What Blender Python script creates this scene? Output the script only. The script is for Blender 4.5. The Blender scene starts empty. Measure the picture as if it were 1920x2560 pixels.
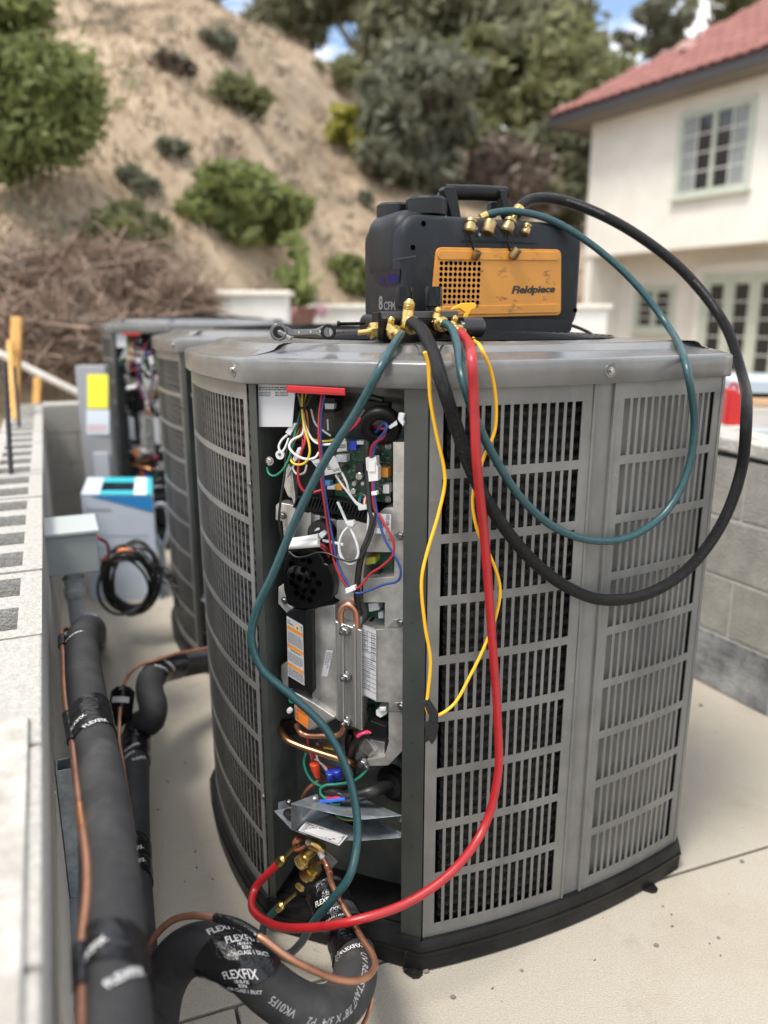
import bpy, math, random
import numpy as np
from mathutils import Vector, Matrix
random.seed(7)
rng = np.random.default_rng(7)
S = bpy.context.scene
COL = S.collection
R = math.radians

# ------------------------------------------------------------------ camera, sky, sun, exposure
TILT = R(14.2)
EYE = Vector((0.0, 0.0, 1.35))
FPX = 1930.0                       # focal length in units of a 1920 x 2560 frame
cam_d = bpy.data.cameras.new('camera')
cam = bpy.data.objects.new('camera', cam_d)
COL.objects.link(cam)
cam.location = EYE
cam.rotation_euler = (R(90) - TILT, 0, 0)
cam_d.sensor_fit = 'VERTICAL'
cam_d.sensor_height = 36.0
cam_d.lens = 36.0 * FPX / 2560.0
cam_d.clip_start = 0.02
cam_d.clip_end = 2000
cam_d.dof.use_dof = True
cam_d.dof.focus_distance = 1.50
cam_d.dof.aperture_fstop = 1.75
S.camera = cam
S.cycles.max_bounces = 6
S.cycles.diffuse_bounces = 3
S.cycles.glossy_bounces = 3
S.cycles.transmission_bounces = 2
S.cycles.transparent_max_bounces = 4
S.render.resolution_x, S.render.resolution_y = 768, 1024

SUN_EL, SUN_AZ = 64.0, 224.0       # azimuth clockwise from +Y: high sun to the left, veiled by thin cloud
world = bpy.data.worlds.new('World')
S.world = world
world.use_nodes = True
nt = world.node_tree
for n in list(nt.nodes):
    nt.nodes.remove(n)
N = nt.nodes.new
sky = N('ShaderNodeTexSky')
sky.sky_type = 'NISHITA'
sky.sun_disc = False
sky.sun_elevation = R(SUN_EL)
sky.sun_rotation = R(SUN_AZ)
sky.air_density = 1.0
sky.dust_density = 1.5
tc = N('ShaderNodeTexCoord')
mp = N('ShaderNodeMapping')
mp.inputs['Scale'].default_value = (2.2, 2.2, 5.0)
nz = N('ShaderNodeTexNoise')
nz.inputs['Scale'].default_value = 2.6
nz.inputs['Detail'].default_value = 9
nz.inputs['Roughness'].default_value = 0.58
rp = N('ShaderNodeValToRGB')
rp.color_ramp.elements[0].position = 0.42
rp.color_ramp.elements[1].position = 0.60
cl = N('ShaderNodeMixRGB')
cl.inputs['Color2'].default_value = (9.8, 9.6, 9.3, 1)
bg = N('ShaderNodeBackground')
bg.inputs['Strength'].default_value = 0.125
wo = N('ShaderNodeOutputWorld')
L = nt.links.new
L(tc.outputs['Generated'], mp.inputs['Vector'])
L(mp.outputs['Vector'], nz.inputs['Vector'])
L(nz.outputs['Fac'], rp.inputs['Fac'])
L(rp.outputs['Color'], cl.inputs['Fac'])
L(sky.outputs['Color'], cl.inputs['Color1'])
L(cl.outputs['Color'], bg.inputs['Color'])
L(bg.outputs['Background'], wo.inputs['Surface'])

sun_d = bpy.data.lights.new('sun', 'SUN')
sun_d.energy = 2.0
sun_d.angle = R(16)
sun_d.color = (1.0, 0.93, 0.83)
sun = bpy.data.objects.new('sun', sun_d)
COL.objects.link(sun)
_e, _a = R(SUN_EL), R(SUN_AZ)
_dir = Vector((math.sin(_a) * math.cos(_e), math.cos(_a) * math.cos(_e), math.sin(_e)))
sun.rotation_euler = (-_dir).to_track_quat('-Z', 'Y').to_euler()
sun.location = (0, 0, 20)
vs = S.view_settings
vs.view_transform = 'Standard'
vs.look = 'None'
vs.exposure = 1.0
vs.gamma = 1.0

# ------------------------------------------------------------------ survey helpers
CT, ST = math.cos(TILT), math.sin(TILT)
def ray(x, y):
    a, b = (x - 960) / FPX, (1280 - y) / FPX
    return Vector((a, CT + b * ST, -ST + b * CT))
def at(x, y, d):                     # sighting (x, y) measured d metres out
    return EYE + ray(x, y) * d
def gz(x, y, z=0.0):                 # sighting met with the level z
    r = ray(x, y)
    return EYE + r * ((z - EYE.z) / r.z)
def gy(x, y, Y):
    r = ray(x, y)
    return EYE + r * (Y / r.y)
def plane(x, y, p0, n, w):           # sighting met with a vertical plane, w metres in front of it
    r = ray(x, y)
    t = (w - (EYE - p0).dot(n)) / r.dot(n)
    return EYE + r * t

# ------------------------------------------------------------------ materials
MATS = {}
def mat(name, col=(.5, .5, .5), rough=.5, metal=0.0, var=0.0, vscale=8.0, bump=0.0, bscale=60.0, spec=None,
        col2=None, lo=.4, hi=.6, detail=6.0, trans=0.0, alpha=None, emit=None, coat=0.0, rvar=0.0, stretch=None, aniso_noise=None):
    if name in MATS:
        return MATS[name]
    m = bpy.data.materials.new(name)
    m.use_nodes = True
    t = m.node_tree
    b = t.nodes['Principled BSDF']
    b.inputs['Base Color'].default_value = (*col, 1)
    b.inputs['Roughness'].default_value = rough
    b.inputs['Metallic'].default_value = metal
    if spec is not None:
        b.inputs['Specular IOR Level'].default_value = spec
    if trans:
        b.inputs['Transmission Weight'].default_value = trans
    if coat:
        b.inputs['Coat Weight'].default_value = coat
        b.inputs['Coat Roughness'].default_value = .15
    if emit:
        b.inputs['Emission Color'].default_value = (*emit[:3], 1)
        b.inputs['Emission Strength'].default_value = emit[3]
    lk = t.links.new
    co = t.nodes.new('ShaderNodeTexCoord')
    vec = co.outputs['Object']
    if stretch:
        q = t.nodes.new('ShaderNodeMapping')
        q.inputs['Scale'].default_value = stretch
        lk(vec, q.inputs['Vector'])
        vec = q.outputs['Vector']
    if var or col2:
        n1 = t.nodes.new('ShaderNodeTexNoise')
        n1.inputs['Scale'].default_value = vscale
        n1.inputs['Detail'].default_value = detail
        n1.inputs['Roughness'].default_value = .65
        lk(vec, n1.inputs['Vector'])
        cr = t.nodes.new('ShaderNodeValToRGB')
        cr.color_ramp.elements[0].position = lo
        cr.color_ramp.elements[1].position = hi
        c2 = col2 if col2 else tuple(min(1, c * (1 + var)) for c in col)
        c1 = col if col2 else tuple(c * (1 - var) for c in col)
        cr.color_ramp.elements[0].color = (*c1, 1)
        cr.color_ramp.elements[1].color = (*c2, 1)
        lk(n1.outputs['Fac'], cr.inputs['Fac'])
        lk(cr.outputs['Color'], b.inputs['Base Color'])
        if rvar:
            mr = t.nodes.new('ShaderNodeMapRange')
            mr.inputs['To Min'].default_value = max(.02, rough - rvar)
            mr.inputs['To Max'].default_value = min(1, rough + rvar)
            lk(n1.outputs['Fac'], mr.inputs['Value'])
            lk(mr.outputs['Result'], b.inputs['Roughness'])
    if bump:
        n2 = t.nodes.new('ShaderNodeTexNoise')
        n2.inputs['Scale'].default_value = bscale
        n2.inputs['Detail'].default_value = 5
        lk(vec, n2.inputs['Vector'])
        bp = t.nodes.new('ShaderNodeBump')
        bp.inputs['Strength'].default_value = bump
        bp.inputs['Distance'].default_value = .01
        lk(n2.outputs['Fac'], bp.inputs['Height'])
        lk(bp.outputs['Normal'], b.inputs['Normal'])
    MATS[name] = m
    return m

paint = mat('grey_paint', (.142, .142, .136), .33, var=.15, vscale=6, rvar=.10, bump=.04, bscale=30)
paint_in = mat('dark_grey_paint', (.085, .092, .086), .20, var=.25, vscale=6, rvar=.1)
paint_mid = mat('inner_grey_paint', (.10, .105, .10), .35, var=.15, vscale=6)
blackp = mat('black_plastic', (.007, .007, .0075), .42, spec=.22, bump=.05, bscale=150)
blackg = mat('black_gloss_plastic', (.004, .004, .0043), .16, spec=.22)
base_bl = mat('base_black', (.007, .007, .0075), .42, spec=.22, col2=(.014, .014, .0145), vscale=14, bump=.1, bscale=120)
alu = mat('cast_aluminium', (.34, .33, .31), .34, metal=.65, col2=(.68, .665, .63), vscale=18, lo=.32, hi=.72, rvar=.16, bump=.06, bscale=70)
alux = mat('extruded_aluminium', (.40, .40, .39), .26, metal=.75, var=.1, vscale=10, stretch=(30, 30, 1))
galv = mat('galvanised_steel', (.26, .30, .33), .32, metal=.6, col2=(.40, .44, .47), vscale=40, rvar=.12)
steel = mat('bright_steel', (.38, .38, .38), .26, metal=1.0)
steel_d = mat('dark_steel', (.18, .18, .18), .35, metal=.9)
brass = mat('brass', (.62, .45, .17), .28, metal=1.0, var=.2, vscale=60)
brass_d = mat('dull_brass', (.34, .25, .12), .42, metal=.9, var=.3, vscale=50)
copper = mat('copper', (.52, .26, .165), .38, metal=.8, col2=(.28, .13, .085), vscale=14, lo=.45, hi=.75, rvar=.12)
copper_b = mat('bright_copper', (.66, .32, .16), .28, metal=.95, var=.2, vscale=14)
foam = mat('foam_rubber', (.027, .0275, .029), .66, spec=.3, col2=(.060, .060, .060), vscale=9, lo=.45, hi=.80, bump=.12, bscale=220)
tape = mat('black_tape', (.006, .006, .007), .16, bump=.25, bscale=35)
white = mat('white_print', (.75, .75, .75), .5)
paper = mat('white_paper', (.42, .42, .43), .6, var=.04, vscale=10)
ink = mat('black_ink', (.02, .02, .02), .6)
pl_white = mat('white_plastic', (.62, .62, .60), .35)
pl_clear = mat('milky_plastic', (.50, .52, .52), .35)
orange = mat('orange_plastic', (.54, .235, .030), .45, col2=(.44, .175, .024), vscale=7, lo=.35, hi=.75, bump=.02)
orange_l = mat('orange_label', (.75, .20, .03), .55)
blue_p = mat('blue_plastic', (.03, .06, .45), .35)
red_p = mat('red_plastic', (.42, .010, .014), .35)
yellow_p = mat('yellow_plastic', (.80, .42, .015), .4)
pcb = mat('circuit_board_green', (.008, .050, .026), .35, col2=(.015, .08, .04), vscale=90, lo=.45, hi=.55)
hose_g = mat('teal_rubber_hose', (.010, .045, .054), .34, col2=(.022, .070, .078), vscale=160, lo=.35, hi=.7, spec=.5)
hose_r = mat('red_rubber_hose', (.35, .012, .016), .36, col2=(.22, .008, .012), vscale=30, spec=.6, lo=.5, hi=.8)
hose_k = mat('black_braided_hose', (.003, .0032, .0036), .28, col2=(.010, .0102, .011), vscale=200, spec=.22, bump=.6, bscale=420)
w_white = mat('wire_white', (.58, .58, .57), .4)
w_yel = mat('wire_yellow', (.60, .43, .03), .4)
w_red = mat('wire_red', (.30, .010, .020), .4)
w_blue = mat('wire_blue', (.014, .042, .17), .4)
w_black = mat('wire_black', (.012, .012, .012), .4)
w_green = mat('wire_green', (.01, .17, .10), .4)
w_brown = mat('wire_brown', (.22, .07, .04), .45)
w_orange = mat('wire_orange', (.7, .2, .02), .4)
pump_k = mat('pump_shell', (.010, .0125, .0165), .46, spec=.28, col2=(.040, .041, .041), vscale=8, lo=.48, hi=.82, bump=.05, bscale=250)
pump_k2 = mat('pump_shell_smooth', (.008, .0092, .011), .42, spec=.3, var=.25, vscale=12)
velcro = mat('hook_and_loop', (.014, .014, .015), .95, bump=.6, bscale=300)

def graffito_panel_dirt(m):            # scuffs and grime with a shape of their own on the orange panel
    t = m.node_tree
    b = t.nodes['Principled BSDF']
    src = b.inputs['Base Color'].links[0].from_socket
    co = t.nodes.new('ShaderNodeTexCoord')
    mpn = t.nodes.new('ShaderNodeMapping')
    mpn.inputs['Scale'].default_value = (1.0, 1.0, 2.4)
    n = t.nodes.new('ShaderNodeTexNoise')
    n.inputs['Scale'].default_value = 22
    n.inputs['Detail'].default_value = 8
    n.inputs['Roughness'].default_value = .7
    r = t.nodes.new('ShaderNodeValToRGB')
    r.color_ramp.elements[0].position = .585
    r.color_ramp.elements[1].position = .70
    x = t.nodes.new('ShaderNodeMixRGB')
    x.inputs['Color2'].default_value = (.05, .035, .02, 1)
    t.links.new(co.outputs['Object'], mpn.inputs['Vector'])
    t.links.new(mpn.outputs['Vector'], n.inputs['Vector'])
    t.links.new(n.outputs['Fac'], r.inputs['Fac'])
    t.links.new(r.outputs['Color'], x.inputs['Fac'])
    t.links.new(src, x.inputs['Color1'])
    t.links.new(x.outputs['Color'], b.inputs['Base Color'])
graffito_panel_dirt(orange)

# ------------------------------------------------------------------ mesh helpers
class MB:
    def __init__(s):
        s.v, s.f = [], []
    def add(s, vs_, fs_):
        o = len(s.v)
        s.v += [tuple(p) for p in vs_]
        s.f += [tuple(i + o for i in f) for f in fs_]
        return s
    def hexa(s, p):                     # eight points: bottom loop then top loop
        return s.add(p, [(3, 2, 1, 0), (4, 5, 6, 7), (0, 1, 5, 4), (1, 2, 6, 5), (2, 3, 7, 6), (3, 0, 4, 7)])
    def box(s, c, size, rot=None):
        hx, hy, hz_ = (q / 2 for q in size)
        pts = [Vector(q) for q in ((-hx, -hy, -hz_), (hx, -hy, -hz_), (hx, hy, -hz_), (-hx, hy, -hz_),
                                   (-hx, -hy, hz_), (hx, -hy, hz_), (hx, hy, hz_), (-hx, hy, hz_))]
        if rot is not None:
            pts = [rot @ q for q in pts]
        return s.hexa([q + Vector(c) for q in pts])
    def prism(s, front, off):           # polygon of points and the same shifted by off
        n = len(front)
        a = [Vector(p) for p in front]
        b = [p + Vector(off) for p in a]
        fs_ = [tuple(range(n)), tuple(range(2 * n - 1, n - 1, -1))]
        fs_ += [(i, i + n, (i + 1) % n + n, (i + 1) % n) for i in range(n)]
        return s.add(a + b, fs_)
    def rings(s, loops, closed=True, cap=True):
        n = len(loops[0])
        o = len(s.v)
        for l in loops:
            s.v += [tuple(p) for p in l]
        for k in range(len(loops) - 1):
            for i in range(n if closed else n - 1):
                j = (i + 1) % n
                s.f.append((o + k * n + i, o + k * n + j, o + (k + 1) * n + j, o + (k + 1) * n + i))
        if cap:
            s.f.append(tuple(o + i for i in range(n - 1, -1, -1)))
            s.f.append(tuple(o + (len(loops) - 1) * n + i for i in range(n)))
        return s
    def tube(s, pts, r, n=10, cap=True):
        pts = [Vector(p) for p in pts]
        rs = r if isinstance(r, (list, tuple)) else [r] * len(pts)
        loops = []
        for p, (u, w), q in zip(pts, frames(pts), rs):
            loops.append([p + (u * math.cos(2 * math.pi * k / n) + w * math.sin(2 * math.pi * k / n)) * q for k in range(n)])
        return s.rings(loops, True, cap)
    def lathe(s, p0, axis, prof, n=20):   # prof: (distance along axis, radius)
        ax = Vector(axis).normalized()
        u = ax.orthogonal().normalized()
        w = ax.cross(u)
        loops = [[Vector(p0) + ax * h + (u * math.cos(2 * math.pi * k / n) + w * math.sin(2 * math.pi * k / n)) * max(q, 1e-5)
                  for k in range(n)] for h, q in prof]
        return s.rings(loops, True, True)
    def build(s, name, m, parent=None, smooth=None, bevel=0.0, seg=2):
        me = bpy.data.meshes.new(name)
        org = parent_origin(parent)
        me.from_pydata([(p[0] - org[0], p[1] - org[1], p[2] - org[2]) for p in s.v], [], s.f)
        me.validate()
        me.update()
        if m is not None:
            me.materials.append(m)
        if smooth:
            for p in me.polygons:
                p.use_smooth = True
            me.set_sharp_from_angle(angle=R(smooth))
        o = bpy.data.objects.new(name, me)
        COL.objects.link(o)
        if parent is not None:
            o.parent = parent
        if bevel:
            q = o.modifiers.new('edge', 'BEVEL')
            q.width, q.segments, q.limit_method = bevel, seg, 'ANGLE'
            q.angle_limit = R(35)
            for p in me.polygons:
                p.use_smooth = True
            me.set_sharp_from_angle(angle=R(35))
            q.harden_normals = True
        return o
def parent_origin(p):
    org = Vector((0, 0, 0))
    while p is not None:
        org += p.location
        p = p.parent
    return org
def frames(pts):
    n = len(pts)
    ts = [(pts[min(i + 1, n - 1)] - pts[max(i - 1, 0)]).normalized() for i in range(n)]
    u = ts[0].orthogonal().normalized()
    out = []
    for i, t in enumerate(ts):
        u = (u - t * u.dot(t))
        u = u.normalized() if u.length > 1e-6 else t.orthogonal().normalized()
        out.append((u, t.cross(u)))
    return out
def spline(pts, k=8):
    pts = [Vector(p) for p in pts]
    if len(pts) < 3:
        return [pts[0].lerp(pts[-1], i / k) for i in range(k + 1)]
    P = [pts[0] * 2 - pts[1]] + pts + [pts[-1] * 2 - pts[-2]]
    out = []
    for i in range(1, len(P) - 2):
        a, b, c, d = P[i - 1:i + 3]
        t0, t1 = 0.0, max((b - a).length, 1e-6) ** .5
        t2 = t1 + max((c - b).length, 1e-6) ** .5
        t3 = t2 + max((d - c).length, 1e-6) ** .5
        for j in range(k):
            t = t1 + (t2 - t1) * j / k
            A1 = a * ((t1 - t) / (t1 - t0)) + b * ((t - t0) / (t1 - t0))
            A2 = b * ((t2 - t) / (t2 - t1)) + c * ((t - t1) / (t2 - t1))
            A3 = c * ((t3 - t) / (t3 - t2)) + d * ((t - t2) / (t3 - t2))
            B1 = A1 * ((t2 - t) / (t2 - t0)) + A2 * ((t - t0) / (t2 - t0))
            B2 = A2 * ((t3 - t) / (t3 - t1)) + A3 * ((t - t1) / (t3 - t1))
            out.append(B1 * ((t2 - t) / (t2 - t1)) + B2 * ((t - t1) / (t2 - t1)))
    out.append(pts[-1])
    return out
def tag(o, label, cat, group=None, kind=None):
    if label:
        o['label'] = label
    if cat:
        o['category'] = cat
    if group:
        o['group'] = group
    if kind:
        o['kind'] = kind
    return o
def thing(name, loc, label, cat, group=None):
    o = bpy.data.objects.new(name, None)
    o.location = loc
    o.empty_display_size = .05
    COL.objects.link(o)
    return tag(o, label, cat, group)
def structure(o):
    o['kind'] = 'structure'
    return o
def copy_tree(o, parent=None, skip=()):
    c = o.copy()
    COL.objects.link(c)
    if parent is not None:
        c.parent = parent
    for ch in o.children:
        if ch.name.split('.')[0] not in skip:
            copy_tree(ch, c, skip)
    return c
_TXT = {}
def text_geo(s, bold=0.0, shear=0.0):
    key = (s, bold, shear)
    if key not in _TXT:
        cu = bpy.data.curves.new('lettering', 'FONT')
        cu.body = s
        cu.size = 1.0
        cu.offset = bold
        cu.shear = shear
        cu.resolution_u = 3
        ob = bpy.data.objects.new('lettering', cu)
        COL.objects.link(ob)
        me = bpy.data.meshes.new_from_object(ob.evaluated_get(bpy.context.evaluated_depsgraph_get()))
        vs_ = [(v.co.x, v.co.y) for v in me.vertices]
        fs_ = [tuple(p.vertices) for p in me.polygons]
        bpy.data.objects.remove(ob)
        bpy.data.curves.remove(cu)
        bpy.data.meshes.remove(me)
        x0, x1 = min(v[0] for v in vs_), max(v[0] for v in vs_)
        y0, y1 = min(v[1] for v in vs_), max(v[1] for v in vs_)
        _TXT[key] = ([((x - x0) / (x1 - x0), (y - y0) / (y1 - y0)) for x, y in vs_], fs_, (x1 - x0) / (y1 - y0))
    return _TXT[key]
def put_text(mb, s, fn, box, bold=0.0, shear=0.0):   # lettering filling box (u0, v0, u1, v1) of a surface fn(u, v)
    vs_, fs_, _ = text_geo(s, bold, shear)
    u0, v0, u1, v1 = box
    return mb.add([fn(u0 + (u1 - u0) * x, v0 + (v1 - v0) * y) for x, y in vs_], fs_)
def quad_fn(p00, p10, p11, p01, lift):             # corners: bottom-left, bottom-right, top-right, top-left
    def fn(u, v):
        a = p00.lerp(p10, u)
        b = p01.lerp(p11, u)
        return a.lerp(b, v) + lift
    return fn

# ------------------------------------------------------------------ ground, slab, hillside
UA = R(25.67)
E1 = Vector((math.cos(UA), math.sin(UA), 0))
E2 = Vector((-math.sin(UA), math.cos(UA), 0))
def lerp_tab(x, tab):
    if x <= tab[0][0]:
        return tab[0][1]
    for (a, va), (b_, vb) in zip(tab, tab[1:]):
        if x <= b_:
            return va + (vb - va) * (x - a) / (b_ - a)
    return tab[-1][1]
def hill_z(x, y):
    y0 = lerp_tab(x, ((-20, 4.6), (-4, 5.0), (-3, 6.4), (-2.4, 7.0), (-2.0, 8.4), (0, 11.0), (3, 13.5), (8, 23), (14, 30)))
    crest = lerp_tab(x, ((-30, 17), (-14, 14.9), (-6.5, 12.6), (-3, 10.6), (0, 9.0), (7, 7.6), (13, 6.2), (30, 5)))
    s = (y - y0)
    z = -.09 if s < 0 else (-.09 + .09 * min(1, s / .5) + s * .50)
    if x < -1.4 and s >= 0:
        z += .45 * min(1, s / .6)
    if z > crest - 3:
        e = z - (crest - 3)
        z = crest - 3 + 3 * (1 - math.exp(-e / 3)) - max(0, y - 44) * .25
    n = math.sin(x * .7 + y * .31) * .26 + math.sin(x * 1.9 - y * .8) * .10 + math.sin(y * 2.3 + math.sin(x * .8) * 1.4) * .14 + math.sin(x * 3.1 + 2 * math.sin(y * .9)) * .05
    return z + n * min(1, max(0, s) / 4)
dirt = mat('dry_hillside', (.215, .160, .105), .95, col2=(.40, .315, .220), vscale=1.1, lo=.36, hi=.62, bump=.6, bscale=8, detail=10)
mb = MB()
xs = [-60, -45, -34, -27, -22] + [-18 + .6 * i for i in range(62)] + [21, 26, 34, 45, 60]
ys = [-12, -6, -2, 0, 2, 4] + [4.6 + .4 * i for i in range(90)] + [42, 45, 50, 60, 80]
idx = {}
for j, y in enumerate(ys):
    for i, x in enumerate(xs):
        idx[i, j] = len(mb.v)
        mb.v.append((x, y, hill_z(x, y) + (random.uniform(-.025, .025) if hill_z(x, y) > .8 else 0)))
for j in range(len(ys) - 1):
    for i in range(len(xs) - 1):
        mb.f.append((idx[i, j], idx[i + 1, j], idx[i + 1, j + 1], idx[i, j + 1]))
structure(mb.build('hillside', dirt, None, smooth=80))

conc = mat('slab_concrete', (.345, .316, .260), .85, col2=(.440, .405, .338), vscale=230, lo=.34, hi=.66, bump=.4, bscale=300, detail=4)
def stains(m, s1=1.6, c=(.27, .22, .16), amt=.45, lo=.5, hi=.75, st=None):
    t = m.node_tree
    b = t.nodes['Principled BSDF']
    src = b.inputs['Base Color'].links[0].from_socket
    co = t.nodes.new('ShaderNodeTexCoord')
    n = t.nodes.new('ShaderNodeTexNoise')
    n.inputs['Scale'].default_value = s1
    n.inputs['Detail'].default_value = 9
    n.inputs['Roughness'].default_value = .68
    r = t.nodes.new('ShaderNodeValToRGB')
    r.color_ramp.elements[0].position = lo
    r.color_ramp.elements[1].position = hi
    r.color_ramp.elements[1].color = (amt, amt, amt, 1)
    x = t.nodes.new('ShaderNodeMixRGB')
    x.inputs['Color2'].default_value = (*c, 1)
    vec = co.outputs['Object']
    if st:
        q = t.nodes.new('ShaderNodeMapping')
        q.inputs['Scale'].default_value = st
        t.links.new(vec, q.inputs['Vector'])
        vec = q.outputs['Vector']
    t.links.new(vec, n.inputs['Vector'])
    t.links.new(n.outputs['Fac'], r.inputs['Fac'])
    t.links.new(r.outputs['Color'], x.inputs['Fac'])
    t.links.new(src, x.inputs['Color1'])
    t.links.new(x.outputs['Color'], b.inputs['Base Color'])
stains(conc)
stains(conc, 5.0, (.20, .17, .13), .35, .58, .72)
stains(paint, 16, (.23, .22, .20), .40, .50, .78, (1, 1, .12))
stains(paint, 60, (.30, .29, .27), .35, .62, .70)
stains(foam, 14, (.10, .095, .088), .40, .56, .74)
stains(hose_r, 40, (.03, .006, .008), .8, .66, .74)
stains(hose_g, 30, (.09, .12, .12), .45, .60, .75)
stains(hose_k, 26, (.05, .05, .05), .45, .60, .75)
# concrete pads with open joints between them
JA, JB = gz(412, 2518), gz(1920, 2080)
jd = (JB - JA).normalized()
jn = Vector((-jd.y, jd.x, 0))
JC = gz(588, 2513)
def pad(name, a0, a1, b0, b1):           # along the joint from JC, and away from it
    P = [JC + jd * a + jn * b_ for a, b_ in ((a0, b0), (a1, b0), (a1, b1), (a0, b1))]
    mb = MB()
    mb.prism([p + Vector((0, 0, 0)) for p in P], (0, 0, -.08))
    return structure(mb.build(name, conc, None, bevel=.004))
pad('concrete_pad', -4.5, 9.0, .004, 3.75)
pad('concrete_pad', -4.5, 9.0, 3.758, 7.6)
pad('concrete_pad', -4.5, -.003, -4.0, -.004)
pad('concrete_pad', .003, 9.0, -4.0, -.004)

# ------------------------------------------------------------------ block walls
cmu = mat('block_concrete', (.32, .31, .283), .92, col2=(.44, .43, .396), vscale=90, lo=.36, hi=.62, bump=.4, bscale=200, detail=5)
stains(cmu, 3.0, (.36, .32, .25), .5)
cmu_t = mat('tarred_block', (.10, .105, .11), .8, col2=(.30, .31, .31), vscale=7, lo=.38, hi=.64, bump=.6, bscale=60)
mortar = mat('mortar', (.40, .385, .35), .95, bump=.5, bscale=120, var=.1, vscale=30)
def hollow(l, w_, h, solid):
    """a two-cell block, x along the wall, y across, z up"""
    if solid:
        return MB().box((l / 2, w_ / 2, h / 2), (l, w_, h))
    mb = MB()
    xs_ = (0, .038, l / 2 - .036, l / 2 + .036, l - .038, l)
    ys_ = (0, .042, w_ - .042, w_)
    hole = lambda i, j: j == 1 and i in (1, 3)
    for i in range(5):
        for j in range(3):
            if not hole(i, j):
                mb.add([(xs_[i], ys_[j], h), (xs_[i + 1], ys_[j], h), (xs_[i + 1], ys_[j + 1], h), (xs_[i], ys_[j + 1], h)], [(0, 1, 2, 3)])
    for (i0, i1) in ((1, 2), (3, 4)):
        c = [(xs_[i0], ys_[1]), (xs_[i1], ys_[1]), (xs_[i1], ys_[2]), (xs_[i0], ys_[2])]
        for k in range(4):
            a, b_ = c[k], c[(k + 1) % 4]
            mb.add([(*a, h), (*b_, h), (b_[0], b_[1], 0), (a[0], a[1], 0)], [(0, 1, 2, 3)])
    mb.add([(0, 0, 0), (l, 0, 0), (l, w_, 0), (0, w_, 0), (0, 0, h), (l, 0, h), (l, w_, h), (0, w_, h)], [(0, 1, 5, 4), (1, 2, 6, 5), (2, 3, 7, 6), (3, 0, 4, 7)])
    return mb
def block_wall(name, label, org, d, n, courses, hgt, thick, solid_fn, mats, first=0, lo_c=0, joint=.010, run=.40):
    """org: foot of the face seen; d: unit vector along the wall; blocks lie to the left of d"""
    root = thing(name, org, label, 'wall')
    ang = math.atan2(d.y, d.x)
    cache = {}
    for c in range(lo_c, courses):
        for k in range(first, n):
            off = (.5 if c % 2 else 0)
            key = (solid_fn(c, k), mats(c))
            if key not in cache:
                mb = hollow(run - joint, thick, hgt - joint, key[0])
                me = bpy.data.meshes.new('block')
                me.from_pydata([tuple(v) for v in mb.v], [], mb.f)
                me.materials.append(key[1])
                cache[key] = me
            o = bpy.data.objects.new('block', cache[key])
            COL.objects.link(o)
            o.parent = root
            jz = random.uniform(-.0015, .0015)
            o.location = (d.x * (k + off) * run - d.y * random.uniform(-.001, .001), d.y * (k + off) * run, c * hgt + joint * .5 + jz)
            o.rotation_euler = (0, 0, ang)
            q = o.modifiers.new('edge', 'BEVEL')
            q.width, q.segments, q.limit_method = .004, 2, 'ANGLE'
    # mortar core set back inside the joints (only where no cell is open)
    mb = MB()
    nx = Vector((-d.y, d.x, 0))
    a, b_ = org + d * (first * run + .006), org + d * ((n + .45) * run)
    for o0, o1 in ((.005, .030), (thick - .030, thick - .005)):
        P = [a + nx * o0, b_ + nx * o0, b_ + nx * o1, a + nx * o1]
        mb.prism([p + Vector((0, 0, lo_c * hgt)) for p in P], (0, 0, (courses - lo_c) * hgt - .012))
    mb.build('mortar_bed', mortar, root)
    return root
wd = Vector((-.394, .919, 0)).normalized()
# top right edge of the long wall: level .80, sighted along x = 105
e0 = gz(104, 1690, .80)
worg = Vector((e0.x, e0.y, 0)) - wd * (.40 * 3)
WALL = block_wall('block_wall', 'long pale hollow concrete block wall along the pipes', worg, wd, 13, 4, .20, .195, lambda c, k: (c == 3 and k < 3), lambda c: cmu, 0, 0)
# near end: cap smeared with mortar
mb = MB()
nxw = Vector((-wd.y, wd.x, 0))
P = [worg + wd * a + nxw * b_ + Vector((0, 0, .8045)) for a, b_ in ((-.1, .012), (1.06, .016), (1.10, .05), (1.08, .12), (1.12, .19), (-.1, .19))]
capm = mat('mortar_smear', (.32, .305, .272), .95, col2=(.45, .435, .40), vscale=12, bump=.5, bscale=60)
mb.prism(P, (0, 0, -.009)).build('mortar_smear', capm, WALL, bevel=.003)
# ------------------------------------------------------------------ rear cross wall and right hand wall
ec = worg + wd * (13.5 * .40 + .02) - Vector((wd.y, -wd.x, 0)) * .2
wx = Vector((wd.y, -wd.x, 0))
REAR = block_wall('block_wall', 'low block wall closing the yard behind the farthest unit', ec, wx, 6, 4, .20, .195, lambda c, k: True, lambda c: cmu)
ra, rb = gz(1735, 1693), gz(1920, 1795)
rd = E2.copy()
rorg = rb - rd * 1.6
# blocks lie to the left of the direction, so run it towards the camera
rend = rb + rd * 4.4
RIGHTW = block_wall('block_wall', 'stained grey block wall beside the slab, right of the units, its foot tarred black', rend, -rd, 15, 4, .218, .20,
                    lambda c, k: True, lambda c: cmu_t if c == 0 else mat('old_block', (.215, .21, .185), .92, col2=(.34, .33, .295), vscale=5, lo=.35, hi=.65, bump=.7, bscale=120))
stains(MATS['old_block'], 3.5, (.10, .095, .08), .55, .48, .7)
mb = MB()
nr = Vector((rd.y, -rd.x, 0))
for k in range(15):
    a = rend - rd * (.40 * k)
    P = [a + nr * -.012, a - rd * .39 + nr * -.010, a - rd * .39 + nr * .215, a + nr * .215]
    mb = MB()
    mb.prism([p + Vector((0, 0, .874 + random.uniform(0, .02))) for p in P], (0, 0, .055))
    mb.build('cap_stone', capm, RIGHTW, bevel=.012, seg=3)

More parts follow.
